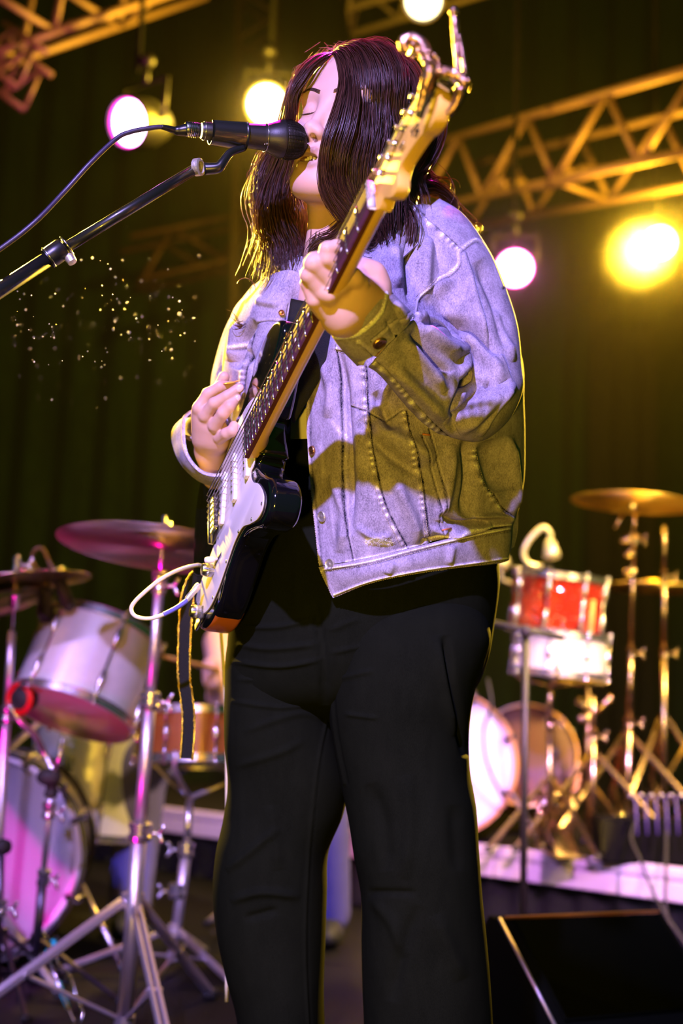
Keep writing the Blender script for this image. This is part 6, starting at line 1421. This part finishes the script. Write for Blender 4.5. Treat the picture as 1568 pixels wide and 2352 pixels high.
for (px, py, d) in ((1152, 420, 7.55), (1190, 420, 7.5), (1310, 395, 7.1), (1345, 392, 7.05)):
    m = MB(); m.ball(P(px, py, d - .03), .045, 10, (1.2, .8, .8)); m.build('coupler', TRM, rt_)
m = MB(); m.cyl(P(1240, 432, 7.2), P(1492, 362, 6.5), .024, n=10); m.build('spreader_bar', TRM, rt_)
truss('lighting_truss', 'dim lattice truss crossing the upper left corner', P(-140, 160, 5.6), P(560, -72, 6.8), .36, np.array([0, 0, 1.]), TRM, 3, .024, .018)
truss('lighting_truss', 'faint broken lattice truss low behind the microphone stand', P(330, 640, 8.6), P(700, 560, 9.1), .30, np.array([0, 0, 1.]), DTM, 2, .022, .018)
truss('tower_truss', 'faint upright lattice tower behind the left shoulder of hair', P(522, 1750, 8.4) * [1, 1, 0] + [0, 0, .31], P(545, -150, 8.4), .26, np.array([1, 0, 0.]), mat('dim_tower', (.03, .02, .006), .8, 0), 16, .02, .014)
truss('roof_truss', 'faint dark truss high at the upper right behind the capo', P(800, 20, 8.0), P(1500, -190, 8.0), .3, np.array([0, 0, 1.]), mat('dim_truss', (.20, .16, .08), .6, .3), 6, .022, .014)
# short hanging truss fragment, far upper left
truss('hanging_truss', 'short truss frame hanging at the left edge below the corner truss', P(-60, 130, 5.8), P(40, 200, 5.8), .22, np.array([0, 0, 1.]), TRM, 2, .016, .012)
CAN = mat('lamp_housing', (.012, .011, .010), .5)
def lamp(k, lens_px, col, strength, aim, label, rim=None, tilt=None):
    c = lampP(k); R = lens_px * LAMPS[k][2] / FPX; v = unit(np.asarray(aim) - c)
    t = thing('stage_lamp', label, 'stage light', c)
    m = MB(); m.lathe(c - v * .26, v, [(R * .55, 0), (R * .75, .03), (R * 1.08, .12), (R * 1.12, .26), (R * 1.16, .262), (R * 1.16, .285), (R * 1.04, .285), (R * 1.02, .258), (R * .7, .15), (R * .5, .01), (R * .55, 0)], 36); m.build('housing', CAN, t, sharp=40)
    e = mat('lamp_glow_' + k, col, .3, emit=col, estr=strength); m = MB(); m.lathe(c - v * .012, v, [(R * 1.0, 0), (R * .92, .010), (R * .5, .020), (0, .024)], 36); m.build('lens', e, t)
    if rim:
        e2 = mat('lamp_rim_' + k, rim, .3, emit=rim, estr=3.0); m = MB(); m.ring(c + v * .005, v, R * 1.03, R * .07, 40, 8); m.build('lens_rim', e2, t)
    x_ = unit(np.cross(v, [0, 0, 1])); m = MB(); yk = [c + x_ * R * 1.2 - v * .1, c + x_ * R * 1.25 - v * .1 + [0, 0, R * 1.9], c - x_ * R * 1.25 - v * .1 + [0, 0, R * 1.9], c - x_ * R * 1.2 - v * .1]
    m.tube(yk, .011, 8); m.build('yoke', CAN, t); m = MB(); m.cyl(c - v * .1 + [0, 0, R * 1.9], c - v * .1 + [0, 0, R * 1.9 + .10], .014, n=10); m.ball(c - v * .1 + [0, 0, R * 1.9 + .12], .04, 10, (1, 1, .8)); m.build('clamp', CAN, t)
    l = bpy.data.lights.new('lamp_beam', 'POINT'); 
    return t, v
CAMP = MCN[:3, 3]
lamp('a', 52, (1.0, .55, 1.0), 14, CAMP + np.array([-4.6, 0, 0]), 'oval magenta-rimmed stage lamp above the microphone lead', rim=(1.0, .0, .55))
lamp('b', 42, (1.0, .90, .45), 18, CAMP, 'blazing yellow stage lamp right beside the face')
lamp('c', 40, (1.0, .90, .50), 6, CAMP + np.array([0, 0, -1.]), 'warm stage lamp cut by the top edge of the picture')
lamp('d', 41, (1.0, .62, 1.0), 12, CAMP, 'round pink-rimmed stage lamp behind the denim shoulder', rim=(1.0, .0, .5))
lamp('e', 36, (1.0, .90, .40), 18, CAMP + np.array([.6, 0, 0]), 'blazing yellow stage lamp near the right edge')
DPM = mat('black_pipe', (.004, .004, .003), .9, spec=.1)
for k in 'abde':
    c = lampP(k); m = MB(); R = .1; m.cyl(c + [0, .1, .32], [c[0], c[1] + .1, 7.5], .014, n=10); m.thing('drop_pipe', DPM, {'a': 'thin pipe holding up the magenta-rimmed oval lamp', 'b': 'thin pipe holding up the yellow lamp beside the face', 'd': 'thin pipe holding up the pink lamp behind the shoulder', 'e': 'thin pipe holding up the yellow lamp at the right edge'}[k], 'pipe', 'drop pipes of the lamps')
c = lampP('c'); m = MB(); m.cyl(c + [0, .1, .3], [c[0], c[1] + .1, 7.5], .014, n=10); m.thing('drop_pipe', DPM, 'thin pipe above the warm lamp at the top edge', 'pipe', 'drop pipes of the lamps')
# lamp light that fills the haze
def glow(k, col, power, back=.16, size=.07):
    c = lampP(k); v = unit(CAMP - c); light('lamp_' + k, 'POINT', c + v * back, None, col, power, size)
glow('b', (1.0, .60, .03), 210, .34); glow('e', (1.0, .56, .02), 190, .34); glow('c', (1.0, .50, .03), 40, .36); glow('a', (1.0, .0, .45), 12, .36); glow('d', (1.0, .02, .45), 12, .36)
# dust specks drifting in the light at the left
m = MB()
for k in range(190):
    x = 30 + 430 * rng.random() ** 1.2; y = 780 + rng.normal() * 75 - .12 * x; d = 1.3 + 2.2 * rng.random(); m.ball(P(x, y, d), .0006 + .0008 * rng.random() ** 3, 4)
tag(m.thing('dust_speck', mat('dust', (.9, .8, .6), .4), 'tiny glittering dust specks floating in the dark air at the left', 'dust'), kind='stuff')
# stage haze behind the singer
hz = bpy.data.materials.new('haze'); hz.use_nodes = True; N, L = nt(hz); N.remove(N['Principled BSDF']); vs = N.new('ShaderNodeVolumeScatter'); vs.inputs['Color'].default_value = (1, .92, .85, 1); vs.inputs['Density'].default_value = .048; vs.inputs['Anisotropy'].default_value = .82
L.new(vs.outputs[0], N['Material Output'].inputs['Volume'])
m = MB(); m.box((0, 7.55, 3.6), (13, 3.7, 7.0)); ho = m.build('stage_haze', hz, smooth=False); tag(ho, 'thin smoky haze glowing around the stage lamps', 'haze', kind='stuff')
